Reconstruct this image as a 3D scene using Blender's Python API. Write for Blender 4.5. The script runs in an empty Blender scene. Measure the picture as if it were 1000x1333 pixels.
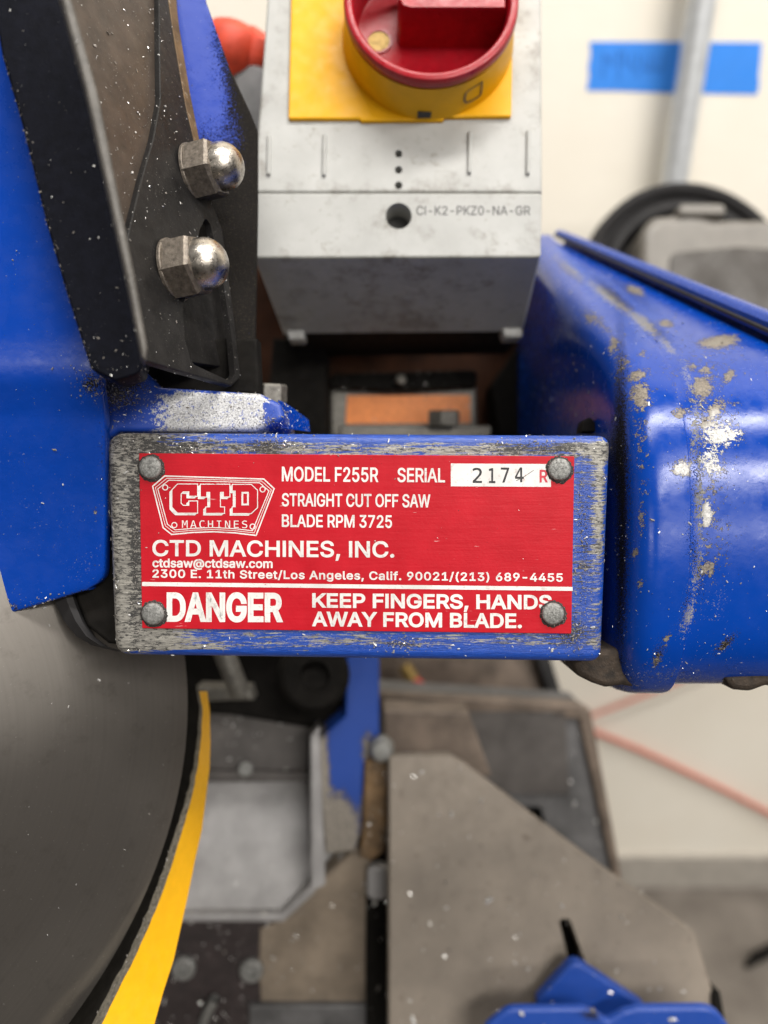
import bpy, bmesh, math, random, os
import numpy as np
from mathutils import Vector, Matrix, Euler
from mathutils.geometry import delaunay_2d_cdt

random.seed(7)
rng = np.random.default_rng(7)
SC = bpy.context.scene
COL = SC.collection

# ------------------------------------------------------------------ camera, world, lights, exposure
PITCH = 26.0                       # the phone looks down by this much
HC = 0.788                         # camera height above the bench
WALL_Y = 0.62                      # wall in front of the camera
FPX = 1000.0                       # focal length in photo pixels (photo is 1000 x 1333)
camd = bpy.data.cameras.new('phone_camera')
cam = bpy.data.objects.new('phone_camera', camd)
COL.objects.link(cam)
cam.location = (0, 0, HC)
cam.rotation_euler = (math.radians(90 - PITCH), 0, 0)
camd.sensor_fit = 'HORIZONTAL'
camd.sensor_width = 36.0
camd.lens = 36.0
camd.clip_start = 0.005
camd.clip_end = 50
camd.dof.use_dof = True
camd.dof.focus_distance = 0.180
camd.dof.aperture_fstop = 9.6
SC.camera = cam
RM = cam.rotation_euler.to_matrix()

world = bpy.data.worlds.new('World')
SC.world = world
world.use_nodes = True
wn, wl = world.node_tree.nodes, world.node_tree.links
bg = wn['Background']
tc = wn.new('ShaderNodeTexCoord')
sp = wn.new('ShaderNodeSeparateXYZ')
rp = wn.new('ShaderNodeValToRGB')
wl.new(tc.outputs['Generated'], sp.inputs[0])
mr_ = wn.new('ShaderNodeMapRange')
mr_.inputs['From Min'].default_value = -1.0
wl.new(sp.outputs['Z'], mr_.inputs['Value'])
wl.new(mr_.outputs[0], rp.inputs[0])
rp.color_ramp.elements[0].position = 0.30
rp.color_ramp.elements[0].color = (0.22, 0.19, 0.165, 1)
rp.color_ramp.elements[1].position = 0.62
rp.color_ramp.elements[1].color = (0.62, 0.60, 0.57, 1)
wl.new(rp.outputs[0], bg.inputs['Color'])
bg.inputs['Strength'].default_value = 0.22

def area(name, loc, target, sx, sy, power, col):
    l = bpy.data.lights.new(name, 'AREA')
    l.shape = 'RECTANGLE'
    l.size, l.size_y = sx, sy
    l.energy = power
    l.color = col
    o = bpy.data.objects.new(name, l)
    COL.objects.link(o)
    o.location = loc
    d = Vector(target) - Vector(loc)
    o.rotation_euler = d.to_track_quat('-Z', 'Y').to_euler()
    return o
area('ceiling_tube_lamp', (0.80, -1.10, HC + 1.15), (0.05, 0.2, HC - 0.2), 1.3, 0.20, 32, (1.0, 0.96, 0.90))
area('ceiling_tube_lamp', (1.25, -3.0, HC + 1.15), (0.05, 0.2, HC), 2.0, 0.30, 20, (1.0, 0.95, 0.88))
area('ceiling_tube_lamp', (-1.35, -3.0, HC + 1.10), (0.05, 0.2, HC), 1.0, 0.30, 9, (1.0, 0.95, 0.88))
area('ceiling_tube_lamp', (0.32, -0.08, HC + 1.35), (0.25, 0.16, HC - 0.2), 1.4, 0.20, 33, (1.0, 0.97, 0.92))

vs = SC.view_settings
vs.view_transform = 'Standard'
vs.look = 'None'
vs.exposure = -0.14
vs.gamma = 1.0
vs.use_curve_mapping = False
SC.cycles.use_denoising = True
SC.cycles.max_bounces = 8
SC.cycles.caustics_reflective = False
SC.cycles.caustics_refractive = False
SC.cycles.sample_clamp_indirect = 6.0

# ------------------------------------------------------------------ frame helpers (camera-aligned millimetres -> world metres)
def to_world(p):
    return RM @ Vector((p[0], p[1], -p[2])) * 0.001 + cam.location
def P(px, py, z):
    return Vector(((px - 500.0) / FPX * z, (666.5 - py) / FPX * z, z))
def px_of(p):
    return 500 + FPX * p[0] / p[2], 666.5 - FPX * p[1] / p[2]
def from_world(w):
    d = RM.transposed() @ (Vector(w) - cam.location) * 1000.0
    return Vector((d[0], d[1], -d[2]))

class Plane:
    """z = a + b X + c Y in the camera-aligned frame (mm)."""
    def __init__(self, a, b=0.0, c=0.0):
        self.a, self.b, self.c = a, b, c
        self.n = Vector((b, c, -1)).normalized()
        self.e1 = Vector((1, 0, b)).normalized()
        self.e2 = self.e1.cross(self.n).normalized()
        if self.e2.y < 0: self.e2 = -self.e2
        self.o = Vector((0, 0, a))
    def at(self, px, py):
        u, v = (px - 500) / FPX, (666.5 - py) / FPX
        z = self.a / (1 - self.b * u - self.c * v)
        return Vector((u * z, v * z, z))
    def uv(self, p):
        d = p - self.o
        return Vector((d.dot(self.e1), d.dot(self.e2)))
    def xyz(self, q, lift=0.0):
        return self.o + self.e1 * q[0] + self.e2 * q[1] + self.n * lift
    @staticmethod
    def thru(p, q, r):
        p, q, r = Vector(p), Vector(q), Vector(r)
        n = (q - p).cross(r - p)
        b, c = -n.x / n.z, -n.y / n.z
        return Plane(p.z - b * p.x - c * p.y, b, c)
    def shifted(self, d):
        k = math.sqrt(1 + self.b ** 2 + self.c ** 2)
        return Plane(self.a - d * k, self.b, self.c)

class WorldVertical(Plane):
    """A vertical plane in the world, facing the camera, at world Y = y."""
    def __init__(self, y):
        a, b, c = from_world((0, y, HC)), from_world((1, y, HC)), from_world((0, y, HC - 0.5))
        pl = Plane.thru(a, b, c)
        super().__init__(pl.a, pl.b, pl.c)

# ------------------------------------------------------------------ mesh helpers
class MB:
    def __init__(self):
        self.v, self.f = [], []
    def add(self, vs_, fs_):
        n = len(self.v)
        self.v += [Vector(x) for x in vs_]
        self.f += [[i + n for i in f] for f in fs_]
    def build(self, name, mat, parent=None, smooth=35, origin=None, attrs=None):
        """One mesh object; vertices are camera-frame mm, stored in world metres relative to the thing's base."""
        if parent is not None: org = parent.get('_o') and Vector(parent['_o'])
        else: org = to_world(origin if origin is not None else self.v[0])
        wv = [to_world(p) - org for p in self.v]
        me = bpy.data.meshes.new(name)
        me.from_pydata([tuple(p) for p in wv], [], self.f)
        me.validate()
        bm = bmesh.new(); bm.from_mesh(me)
        bmesh.ops.recalc_face_normals(bm, faces=bm.faces)
        bm.to_mesh(me); bm.free()
        if smooth:
            me.shade_smooth()
            me.set_sharp_from_angle(angle=math.radians(smooth))
        for k, blobs in (attrs or {}).items():
            a = me.attributes.new(k, 'FLOAT', 'POINT')
            pts = np.array([(*px_of(p), p.y) for p in self.v])
            val = np.zeros(len(pts))
            if callable(blobs): val = np.array([blobs(*px_of(p), p) for p in self.v])
            else:
                for b in blobs:
                    cx, cy, rx, ry, amp = b[:5]
                    an = math.radians(b[5]) if len(b) > 5 else 0
                    dx, dy = pts[:, 0] - cx, pts[:, 1] - cy
                    ca, sa = math.cos(an), math.sin(an)
                    e = ((dx * ca + dy * sa) / rx) ** 2 + ((-dx * sa + dy * ca) / ry) ** 2
                    val = np.maximum(val, amp * np.exp(-0.7 * e))
            a.data.foreach_set('value', val.astype(np.float32))
        me.materials.append(mat)
        o = bpy.data.objects.new(name, me)
        COL.objects.link(o)
        if parent is not None:
            o.parent = parent
            o['_o'] = tuple(org)
        else:
            o.location = org
            o['_o'] = tuple(org)
        return o

def thing(name, label, cat, base, group=None):
    o = bpy.data.objects.new(name, None)
    COL.objects.link(o)
    w = to_world(base)
    o.location = w
    o['_o'] = tuple(w)
    o.empty_display_size = 0.01
    o['label'], o['category'] = label, cat
    if group: o['group'] = group
    return o
def tag(o, label, cat, group=None, kind=None):
    o['label'], o['category'] = label, cat
    if group: o['group'] = group
    if kind: o['kind'] = kind
    return o

def round_poly(pts, seg=5):
    """2D points (x, y[, r]) -> polygon with rounded corners."""
    out = []
    n = len(pts)
    for i in range(n):
        p = Vector(pts[i][:2]); r = pts[i][2] if len(pts[i]) > 2 else 0
        if r <= 0:
            out.append(p); continue
        a, b = Vector(pts[i - 1][:2]) - p, Vector(pts[(i + 1) % n][:2]) - p
        la, lb = a.length, b.length
        a.normalize(); b.normalize()
        ang = a.angle(b)
        d = min(r / math.tan(ang / 2), la * 0.49, lb * 0.49)
        p0, p1 = p + a * d, p + b * d
        for k in range(seg + 1):
            t = k / seg
            out.append(p0 * (1 - t) ** 2 + p * 2 * t * (1 - t) + p1 * t * t)
    return out
def resample(poly, step):
    out = []
    n = len(poly)
    for i in range(n):
        a, b = poly[i], poly[(i + 1) % n]
        k = max(1, int((b - a).length / step))
        for j in range(k):
            out.append(a.lerp(b, j / k))
    return out
def area2(poly):
    return sum(poly[i - 1].x * poly[i].y - poly[i].x * poly[i - 1].y for i in range(len(poly))) / 2
def offset(poly, d):
    """inward offset of a CCW polygon."""
    n = len(poly); out = []
    for i in range(n):
        a, p, b = poly[i - 1], poly[i], poly[(i + 1) % n]
        d1, d2 = (p - a), (b - p)
        if d1.length < 1e-9 or d2.length < 1e-9:
            out.append(p.copy()); continue
        d1.normalize(); d2.normalize()
        n1, n2 = Vector((-d1.y, d1.x)), Vector((-d2.y, d2.x))
        m = n1 + n2
        if m.length < 1e-6: m = n1
        m.normalize()
        out.append(p + m * (d / max(0.5, m.dot(n1))))
    return out

def winding(loops, v, f, parity=False):
    c = np.array([[sum(v[i].x for i in g) / len(g), sum(v[i].y for i in g) / len(g)] for g in f])
    w = np.zeros(len(c), int)
    for l in loops:
        L = np.array([(p.x, p.y) for p in l])
        for a, b in zip(L, np.roll(L, -1, 0)):
            if a[1] == b[1]: continue
            up = (a[1] <= c[:, 1]) & (b[1] > c[:, 1]); dn_ = (b[1] <= c[:, 1]) & (a[1] > c[:, 1])
            xc = a[0] + (c[:, 1] - a[1]) / (b[1] - a[1]) * (b[0] - a[0])
            hit = xc > c[:, 0]
            w += (up & hit).astype(int)
            w += (dn_ & hit).astype(int) * (1 if parity else -1)
    return w

def fill2d(outer, holes=(), spacing=None):
    vs_, es = [], []
    def loop(l):
        n0 = len(vs_)
        vs_.extend(l)
        for i in range(len(l)): es.append((n0 + i, n0 + (i + 1) % len(l)))
    loop(outer)
    for h in holes: loop(h)
    if spacing:
        xs = [p.x for p in outer]; ys = [p.y for p in outer]
        O = np.array([(p.x, p.y) for p in outer])
        x = min(xs) + spacing * .5
        gx = np.arange(min(xs) + spacing * .5, max(xs), spacing)
        gy = np.arange(min(ys) + spacing * .5, max(ys), spacing)
        for yy in gy:
            # even-odd crossings
            a, b = O, np.roll(O, -1, 0)
            c = ((a[:, 1] > yy) != (b[:, 1] > yy))
            xc = np.sort(a[c, 0] + (yy - a[c, 1]) / (b[c, 1] - a[c, 1]) * (b[c, 0] - a[c, 0]))
            for xx in gx:
                if (xc < xx).sum() % 2 == 1:
                    vs_.append(Vector((xx + rng.uniform(-.1, .1) * spacing, yy + rng.uniform(-.1, .1) * spacing)))
    r = delaunay_2d_cdt(vs_, es, [], 1, 1e-6)
    if not holes: return r[0], r[2]
    w = winding([outer] + list(holes), r[0], r[2], True)
    return r[0], [f for f, k in zip(r[2], w) if k % 2]

def prism(mb, pts_px, plane, thick, bevel=0.4, spacing=None, holes=(), px=True, seg=3, step=3.0, lift=0.0):
    """Plate with a rounded front edge; outline given as photo pixels unprojected on its own plane."""
    def conv(l):
        q = []
        for t in l:
            s = plane.uv(plane.at(t[0], t[1])) if px else Vector(t[:2])
            q.append((s.x, s.y, t[2]) if len(t) > 2 else (s.x, s.y))
        q = round_poly(q)
        if area2(q) < 0: q.reverse()
        return q
    outer = resample(conv(pts_px), step)
    hl = [conv(h) for h in holes]
    rings = []
    for k in range(seg + 1):
        a = k / seg * math.pi / 2
        rings.append((bevel * (1 - math.sin(a)), -bevel * (1 - math.cos(a)))) if bevel > 0 else None
    if bevel <= 0: rings = [(0, 0)]
    inner = offset(outer, rings[0][0])
    fv, ff = fill2d(inner, hl, spacing)
    mb.add([plane.xyz(p, lift) for p in fv], [list(f) for f in ff])
    n = len(outer)
    rings = rings + [(0, -thick)]
    vv = []
    for off, h in rings:
        vv += [plane.xyz(p, lift + h) for p in offset(outer, off)]
    fs_ = []
    for k in range(len(rings) - 1):
        for i in range(n):
            j = (i + 1) % n
            fs_.append([k * n + i, k * n + j, (k + 1) * n + j, (k + 1) * n + i])
    mb.add(vv, fs_)
    bv, bf = fill2d(outer, hl)
    mb.add([plane.xyz(p, lift - thick) for p in bv], [list(f) for f in bf])
    for h in hl:
        m = len(h)
        mb.add([plane.xyz(p, lift) for p in h] + [plane.xyz(p, lift - thick) for p in h],
               [[i, (i + 1) % m, m + (i + 1) % m, m + i] for i in range(m)])
    bm = None
    return mb

def weld(mb, d=0.002):
    bm = bmesh.new()
    for p in mb.v: bm.verts.new(p)
    bm.verts.ensure_lookup_table()
    for f in mb.f:
        try: bm.faces.new([bm.verts[i] for i in f])
        except ValueError: pass
    bmesh.ops.remove_doubles(bm, verts=bm.verts, dist=d)
    bm.verts.index_update()
    mb.v = [v.co.copy() for v in bm.verts]
    mb.f = [[v.index for v in f.verts] for f in bm.faces]
    bm.free()
    return mb

def grid(mb, rows):
    """rows: list of equal-length lists of points."""
    n = len(rows[0])
    vv = [p for r in rows for p in r]
    mb.add(vv, [[i * n + j, i * n + j + 1, (i + 1) * n + j + 1, (i + 1) * n + j]
                for i in range(len(rows) - 1) for j in range(n - 1)])
    return mb

def lathe(mb, c, axis, prof, n=48, ref=None, cap=True):
    """prof: list of (radius, height along axis) in mm."""
    axis = Vector(axis).normalized()
    e = Vector(ref) if ref else (Vector((0, 1, 0)) if abs(axis.y) < 0.9 else Vector((1, 0, 0)))
    e = (e - axis * e.dot(axis)).normalized()
    g = axis.cross(e)
    vv = []
    for r, h in prof:
        for k in range(n):
            a = 2 * math.pi * k / n
            vv.append(Vector(c) + axis * h + (e * math.cos(a) + g * math.sin(a)) * r)
    fs_ = [[i * n + k, i * n + (k + 1) % n, (i + 1) * n + (k + 1) % n, (i + 1) * n + k]
           for i in range(len(prof) - 1) for k in range(n)]
    if cap and prof[0][0] > 1e-6: fs_.append(list(range(n)))
    if cap and prof[-1][0] > 1e-6: fs_.append([(len(prof) - 1) * n + k for k in range(n)])
    mb.add(vv, fs_)
    return mb

def tube(mb, pts, r, n=12):
    pts = [Vector(p) for p in pts]
    rows = []
    for i, p in enumerate(pts):
        t = (pts[min(i + 1, len(pts) - 1)] - pts[max(i - 1, 0)]).normalized()
        e = Vector((0, 0, 1)); e = (e - t * e.dot(t)); e = e.normalized() if e.length > .05 else Vector((1, 0, 0))
        g = t.cross(e)
        rr = r[i] if isinstance(r, (list, tuple)) else r
        rows.append([p + (e * math.cos(2 * math.pi * k / n) + g * math.sin(2 * math.pi * k / n)) * rr for k in range(n + 1)])
    grid(mb, rows)
    return weld(mb)

def box(mb, c, dx, dy, dz, ex=(1, 0, 0), ey=(0, 1, 0)):
    ex, ey = Vector(ex).normalized(), Vector(ey).normalized()
    ez = ex.cross(ey)
    c = Vector(c)
    vv = [c + ex * dx * a / 2 + ey * dy * b / 2 + ez * dz * d / 2 for a in (-1, 1) for b in (-1, 1) for d in (-1, 1)]
    mb.add(vv, [[0, 1, 3, 2], [4, 6, 7, 5], [0, 4, 5, 1], [2, 3, 7, 6], [0, 2, 6, 4], [1, 5, 7, 3]])
    return mb

# ------------------------------------------------------------------ materials
class NT:
    def __init__(self, name):
        self.m = bpy.data.materials.new(name)
        self.m.use_nodes = True
        self.t = self.m.node_tree
        self.b = self.t.nodes['Principled BSDF']
        self.co = self.t.nodes.new('ShaderNodeTexCoord').outputs['Object']
    def n(self, k, **kw):
        x = self.t.nodes.new(k)
        for a, b in kw.items(): setattr(x, a, b)
        return x
    def l(self, a, b): self.t.links.new(a, b)
    def set(self, sock, v):
        if hasattr(v, 'is_output') or hasattr(v, 'links') and not isinstance(v, (int, float, tuple)): self.l(v, sock)
        else: sock.default_value = v
    def math(self, op, a, b=0.0, c=None, clamp=False):
        x = self.n('ShaderNodeMath', operation=op); x.use_clamp = clamp
        self.set(x.inputs[0], a); self.set(x.inputs[1], b)
        if c is not None: self.set(x.inputs[2], c)
        return x.outputs[0]
    def noise(self, scale, detail=4, rough=0.55, stretch=(1, 1, 1), dist=0.0, off=(0, 0, 0)):
        mp = self.n('ShaderNodeMapping')
        mp.inputs['Scale'].default_value = stretch
        mp.inputs['Location'].default_value = off
        self.l(self.co, mp.inputs[0])
        x = self.n('ShaderNodeTexNoise')
        x.inputs['Scale'].default_value = scale
        x.inputs['Detail'].default_value = detail
        x.inputs['Roughness'].default_value = rough
        x.inputs['Distortion'].default_value = dist
        self.l(mp.outputs[0], x.inputs['Vector'])
        return x.outputs['Fac']
    def vor(self, scale, stretch=(1, 1, 1), out='Distance'):
        mp = self.n('ShaderNodeMapping'); mp.inputs['Scale'].default_value = stretch
        self.l(self.co, mp.inputs[0])
        x = self.n('ShaderNodeTexVoronoi'); x.inputs['Scale'].default_value = scale
        self.l(mp.outputs[0], x.inputs['Vector'])
        return x.outputs[out]
    def attr(self, name):
        x = self.n('ShaderNodeAttribute', attribute_name=name)
        return x.outputs['Fac']
    def step(self, v, lo, hi):
        x = self.n('ShaderNodeMapRange', interpolation_type='SMOOTHSTEP')
        self.l(v, x.inputs['Value'])
        x.inputs['From Min'].default_value = lo; x.inputs['From Max'].default_value = hi
        return x.outputs[0]
    def rng(self, v, a, b):
        x = self.n('ShaderNodeMapRange')
        self.l(v, x.inputs['Value'])
        x.inputs['To Min'].default_value = a; x.inputs['To Max'].default_value = b
        x.inputs['From Min'].default_value = 0.3; x.inputs['From Max'].default_value = 0.7
        return x.outputs[0]
    def mix(self, f, a, b):
        x = self.n('ShaderNodeMix', data_type='RGBA')
        self.set(x.inputs[0], f)
        for s, v in ((x.inputs[6], a), (x.inputs[7], b)):
            if isinstance(v, tuple): s.default_value = (*v[:3], 1)
            else: self.l(v, s)
        return x.outputs[2]
    def mixf(self, f, a, b):
        x = self.n('ShaderNodeMix', data_type='FLOAT')
        self.set(x.inputs[0], f); self.set(x.inputs[2], a); self.set(x.inputs[3], b)
        return x.outputs[0]
    def out(self, col=None, rough=None, metal=None, bump=None, bs=0.3, bd=0.0002, coat=None, spec=None):
        b = self.b
        if col is not None:
            if isinstance(col, tuple): b.inputs['Base Color'].default_value = (*col[:3], 1)
            else: self.l(col, b.inputs['Base Color'])
        if rough is not None: self.set(b.inputs['Roughness'], rough)
        if metal is not None: self.set(b.inputs['Metallic'], metal)
        if spec is not None: b.inputs['Specular IOR Level'].default_value = spec
        if coat is not None:
            self.set(b.inputs['Coat Weight'], coat); b.inputs['Coat Roughness'].default_value = 0.08
        if bump is not None:
            x = self.n('ShaderNodeBump')
            x.inputs['Strength'].default_value = bs; x.inputs['Distance'].default_value = bd
            self.l(bump, x.inputs['Height']); self.l(x.outputs[0], b.inputs['Normal'])
        return self.m

def simple(name, col, rough=0.5, metal=0.0, var=0.15, scale=300, bs=0.15, bd=0.0002, speck=None, spec=None):
    """plain surface with mottled tone, a little relief and optional light dust specks."""
    t = NT(name)
    f = t.noise(scale, 5, 0.6)
    lo = tuple(c * (1 - var) for c in col); hi = tuple(min(1, c * (1 + var)) for c in col)
    c = t.mix(t.rng(f, 0, 1), lo, hi)
    if speck:
        s = t.step(t.noise(speck[0], 3, 0.7), speck[1], speck[1] + 0.06)
        c = t.mix(s, c, speck[2])
    return t.out(c, t.rng(t.noise(scale * 1.7, 3), max(0, rough - .08), min(1, rough + .08)), metal, t.noise(scale * 4, 4, 0.6), bs, bd, spec=spec)

def paint(name, base, chipcol=(0.19, 0.165, 0.135), rough=0.28, scale=1300, amp=0.8, metal=0.2, peel=0.12, film=0.0, filmcol=(0.35, 0.36, 0.42), soot_shade_light=(0.20, 0.19, 0.18), spec=.4):
    """enamel with chips where 'wear' is high and soot where 'grime' is high (vertex attributes + noise)."""
    t = NT(name)
    n1 = t.noise(scale * 0.55, 7, 0.75)
    n2 = t.noise(scale * 2.2, 3, 0.6, off=(3, 1, 2))
    w = t.math('ADD', t.attr('wear'), t.math('MULTIPLY', t.math('SUBTRACT', n1, 0.5), amp * 1.6))
    w = t.math('ADD', w, t.math('MULTIPLY', t.math('SUBTRACT', n2, 0.5), amp * 0.8))
    wm = t.step(w, 0.50, 0.56)
    g = t.math('ADD', t.attr('grime'), t.math('MULTIPLY', t.math('SUBTRACT', n2, 0.5), 1.8))
    gm = t.step(g, 0.45, 0.75)
    tone = t.mix(t.rng(t.noise(60, 3), 0, 1), tuple(c * .96 for c in base), tuple(c * 1.04 for c in base))
    if film > 0:
        fm = t.math('MULTIPLY', t.rng(t.noise(160, 5, 0.65), 0, film), 1.0, clamp=True)
        tone = t.mix(fm, tone, filmcol)
    # tiny hairline scratches / stuck dust
    sc = t.step(t.noise(2600, 2, 0.5, (1, 1, 1), off=(9, 0, 0)), 0.75, 0.78)
    tone = t.mix(sc, tone, (0.35, 0.36, 0.38))
    cc = t.mix(t.rng(t.noise(scale * 1.3, 4, 0.7), 0, 1), tuple(c * .25 for c in chipcol), tuple(min(1, c * 1.7) for c in chipcol))
    rim = t.step(w, 0.43, 0.50)
    tone = t.mix(t.math('MULTIPLY', rim, 0.75), tone, (0.02, 0.02, 0.03))
    lightm = t.step(t.attr('bright'), 0.3, 0.7)
    cc = t.mix(lightm, cc, t.mix(t.rng(t.noise(scale * 1.1, 4, 0.75, off=(7, 7, 1)), 0, 1), (0.22, 0.21, 0.20), (0.72, 0.72, 0.71)))
    col = t.mix(wm, tone, cc)
    dm = t.math('ADD', t.attr('dust'), t.math('MULTIPLY', t.math('SUBTRACT', t.math('MULTIPLY', t.math('ADD', n1, n2), 0.5), 0.5), 2.2))
    dm = t.math('MULTIPLY', t.step(dm, 0.42, 0.62), 0.85)
    col = t.mix(dm, col, t.mix(t.rng(n2, 0, 1), (0.13, 0.125, 0.105), (0.34, 0.33, 0.29)))
    soot = t.mix(t.step(t.noise(scale * 2.5, 2, 0.6), 0.58, 0.72), (0.012, 0.0105, 0.0095), soot_shade_light)
    col = t.mix(gm, col, soot)
    r = t.mixf(wm, t.rng(t.noise(260, 4), rough - .05, rough + .1), 0.55)
    r = t.mixf(dm, r, 0.7)
    r = t.mixf(gm, r, 0.75)
    bmp = t.math('ADD', t.math('MULTIPLY', t.noise(420, 3, 0.5), peel * 2.0), t.math('MULTIPLY', wm, -1.1))
    bmp = t.math('ADD', bmp, t.math('MULTIPLY', t.math('MULTIPLY', gm, n2), 1.2))
    t.out(col, r, t.math('MULTIPLY', t.math('MULTIPLY', wm, metal), t.math('SUBTRACT', 1.0, gm)), bmp, 0.6, 0.00025)
    t.l(t.mixf(gm, spec, 0.08), t.b.inputs['Specular IOR Level'])
    return t.m

def brushed_block():
    """the mounting block's face: blue enamel rubbed to streaky bare metal and grey dust, worst at its left end."""
    t = NT('rubbed_blue_enamel')
    w, g = t.attr('wear'), t.attr('grime')
    s1 = t.noise(420, 6, 0.75, (0.24, 1, 4.0))
    s2 = t.noise(1100, 4, 0.75, (0.24, 1, 2.8), off=(5, 2, 1))
    s3 = t.noise(1500, 3, 0.7, (0.9, 1, 1.1), off=(1, 7, 3))
    v = t.math('ADD', w, t.math('MULTIPLY', t.math('SUBTRACT', s1, 0.5), 1.9))
    v = t.math('ADD', v, t.math('MULTIPLY', t.math('SUBTRACT', s2, 0.5), 1.5))
    v = t.math('ADD', v, t.math('MULTIPLY', t.math('SUBTRACT', s3, 0.5), 0.5))
    v = t.math('ADD', v, t.math('MULTIPLY', t.math('SUBTRACT', t.noise(75, 4, 0.6, (.6, 1, 1), off=(6, 6, 6)), 0.5), 1.1))
    m = t.step(v, 0.42, 0.62)
    blue = t.mix(t.rng(s2, 0, 1), (0.006, 0.035, 0.22), (0.014, 0.075, 0.42))
    bare = t.mix(t.rng(t.noise(700, 5, 0.75, (0.3, 1, 2.6), off=(2, 2, 8)), 0, 1), (0.10, 0.095, 0.088), (0.44, 0.42, 0.375))
    dk = t.step(t.math('ADD', t.math('MULTIPLY', t.noise(1100, 4, 0.75, (0.55, 1, 1.7), off=(4, 1, 0)), 1.0), t.math('MULTIPLY', g, 0.26)), 0.51, 0.61)
    bare = t.mix(dk, bare, (0.05, 0.048, 0.047))
    col = t.mix(m, blue, bare)
    gg = t.math('ADD', g, t.math('MULTIPLY', t.math('SUBTRACT', t.noise(2400, 3, 0.75), 0.5), 2.2))
    gm = t.step(gg, 0.55, 0.8)
    soot = t.mix(t.step(t.noise(3000, 2, 0.6, off=(0, 0, 4)), 0.54, 0.66), (0.03, 0.028, 0.026), (0.36, 0.34, 0.31))
    col = t.mix(gm, col, soot)
    r = t.mixf(m, 0.33, 0.45)
    bmp = t.math('ADD', t.math('MULTIPLY', s2, 0.8), t.math('MULTIPLY', s3, 0.6))
    bmp = t.math('ADD', bmp, t.math('MULTIPLY', gm, 0.5))
    t.out(col, t.mixf(gm, r, 0.8), t.math('MULTIPLY', t.math('SUBTRACT', m, gm, clamp=True), 0.35), bmp, 0.55, 0.00022)
    return t.m

def worn_silver():
    t = NT('rubbed_silver_edge')
    w = t.attr('wear')
    n = t.noise(900, 7, 0.8)
    v = t.math('ADD', w, t.math('MULTIPLY', t.math('SUBTRACT', n, 0.5), 2.0))
    m = t.step(v, 0.42, 0.6)
    bare = t.mix(t.rng(t.noise(2600, 4, 0.7), 0, 1), (0.22, 0.22, 0.23), (0.74, 0.74, 0.75))
    dk = t.step(t.noise(2100, 4, 0.75, off=(3, 3, 3)), 0.555, 0.62)
    bare = t.mix(dk, bare, (0.05, 0.05, 0.06))
    col = t.mix(m, (0.010, 0.05, 0.33), bare)
    gm = t.step(t.math('ADD', t.attr('grime'), t.math('MULTIPLY', t.math('SUBTRACT', t.noise(2200, 3, 0.7), 0.5), 2.0)), 0.5, 0.75)
    soot = t.mix(t.step(t.noise(2800, 2, 0.6), 0.55, 0.68), (0.035, 0.03, 0.025), (0.30, 0.27, 0.22))
    col = t.mix(gm, col, soot)
    t.out(col, t.mixf(m, 0.35, 0.42), t.math('MULTIPLY', m, 0.3), n, 0.5, 0.0002)
    return t.m

M = {}
BLUE = (0.0005, 0.042, 0.31)
M['housing'] = paint('chipped_blue_enamel', BLUE, rough=0.2, amp=1.35, soot_shade_light=(0.08, 0.075, 0.07), spec=.4)
M['sideplate'] = paint('soiled_blue_enamel', (0.006, 0.04, 0.34), chipcol=(0.4, 0.4, 0.42), rough=0.35, soot_shade_light=(0.05, 0.042, 0.03))
M['guard'] = paint('glossy_blue_enamel', (0.001, 0.043, 0.33), chipcol=(0.3, 0.27, 0.22), rough=0.25, peel=0.22)
M['block'] = brushed_block()
M['lug'] = worn_silver()
M['black'] = simple('black_anodised_metal', (0.004, 0.0045, 0.008), 0.5, 0.0, 0.3, 500, 0.2, speck=(2300, 0.70, (0.12, 0.12, 0.13)), spec=0.05)
M['web'] = simple('dusty_dark_metal', (0.015, 0.014, 0.0138), 0.46, 0.1, 0.35, 240, 0.4, speck=(2600, 0.655, (0.17, 0.155, 0.14)), spec=0.2)
M['channel'] = simple('dusty_brown_channel', (0.050, 0.036, 0.027), 0.45, 0.0, 0.4, 160, 0.3, speck=(2500, 0.66, (0.25, 0.23, 0.21)), spec=0.4)
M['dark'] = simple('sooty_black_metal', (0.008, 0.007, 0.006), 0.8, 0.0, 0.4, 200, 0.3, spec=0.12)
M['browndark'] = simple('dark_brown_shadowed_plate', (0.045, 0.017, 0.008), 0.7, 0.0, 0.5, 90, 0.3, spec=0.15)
M['steel'] = simple('satin_dome_steel', (0.50, 0.46, 0.41), 0.30, 1.0, 0.25, 700, 0.3)
M['hex'] = simple('dirty_plated_steel', (0.17, 0.145, 0.12), 0.45, 0.6, 0.45, 900, 0.5, speck=(2600, 0.66, (0.42, 0.39, 0.35)))
M['rivet'] = simple('zinc_rivet', (0.27, 0.27, 0.26), 0.45, 0.6, 0.5, 1500, 0.8, speck=(2200, 0.62, (0.09, 0.085, 0.08)))
M['grimering'] = simple('packed_swarf_grime', (0.035, 0.03, 0.028), 0.8, 0.0, 0.6, 2500, 0.8, speck=(2600, 0.6, (0.4, 0.38, 0.34)))
M['blade'] = None
M['orange'] = simple('orange_sticker', (0.92, 0.27, 0.06), 0.5, 0, 0.18, 500, 0.1, speck=(900, 0.66, (0.10, 0.05, 0.03)))
M['orangeknob'] = simple('orange_red_plastic', (0.60, 0.06, 0.025), 0.55, 0, 0.25, 160, 0.4, speck=(500, 0.66, (0.16, 0.05, 0.03)))
M['greybits'] = simple('greasy_grey_steel', (0.17, 0.16, 0.14), 0.45, 0.4, 0.4, 700, 0.4, speck=(2200, 0.66, (0.6, 0.58, 0.55)))
M['enclosure'] = None
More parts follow.
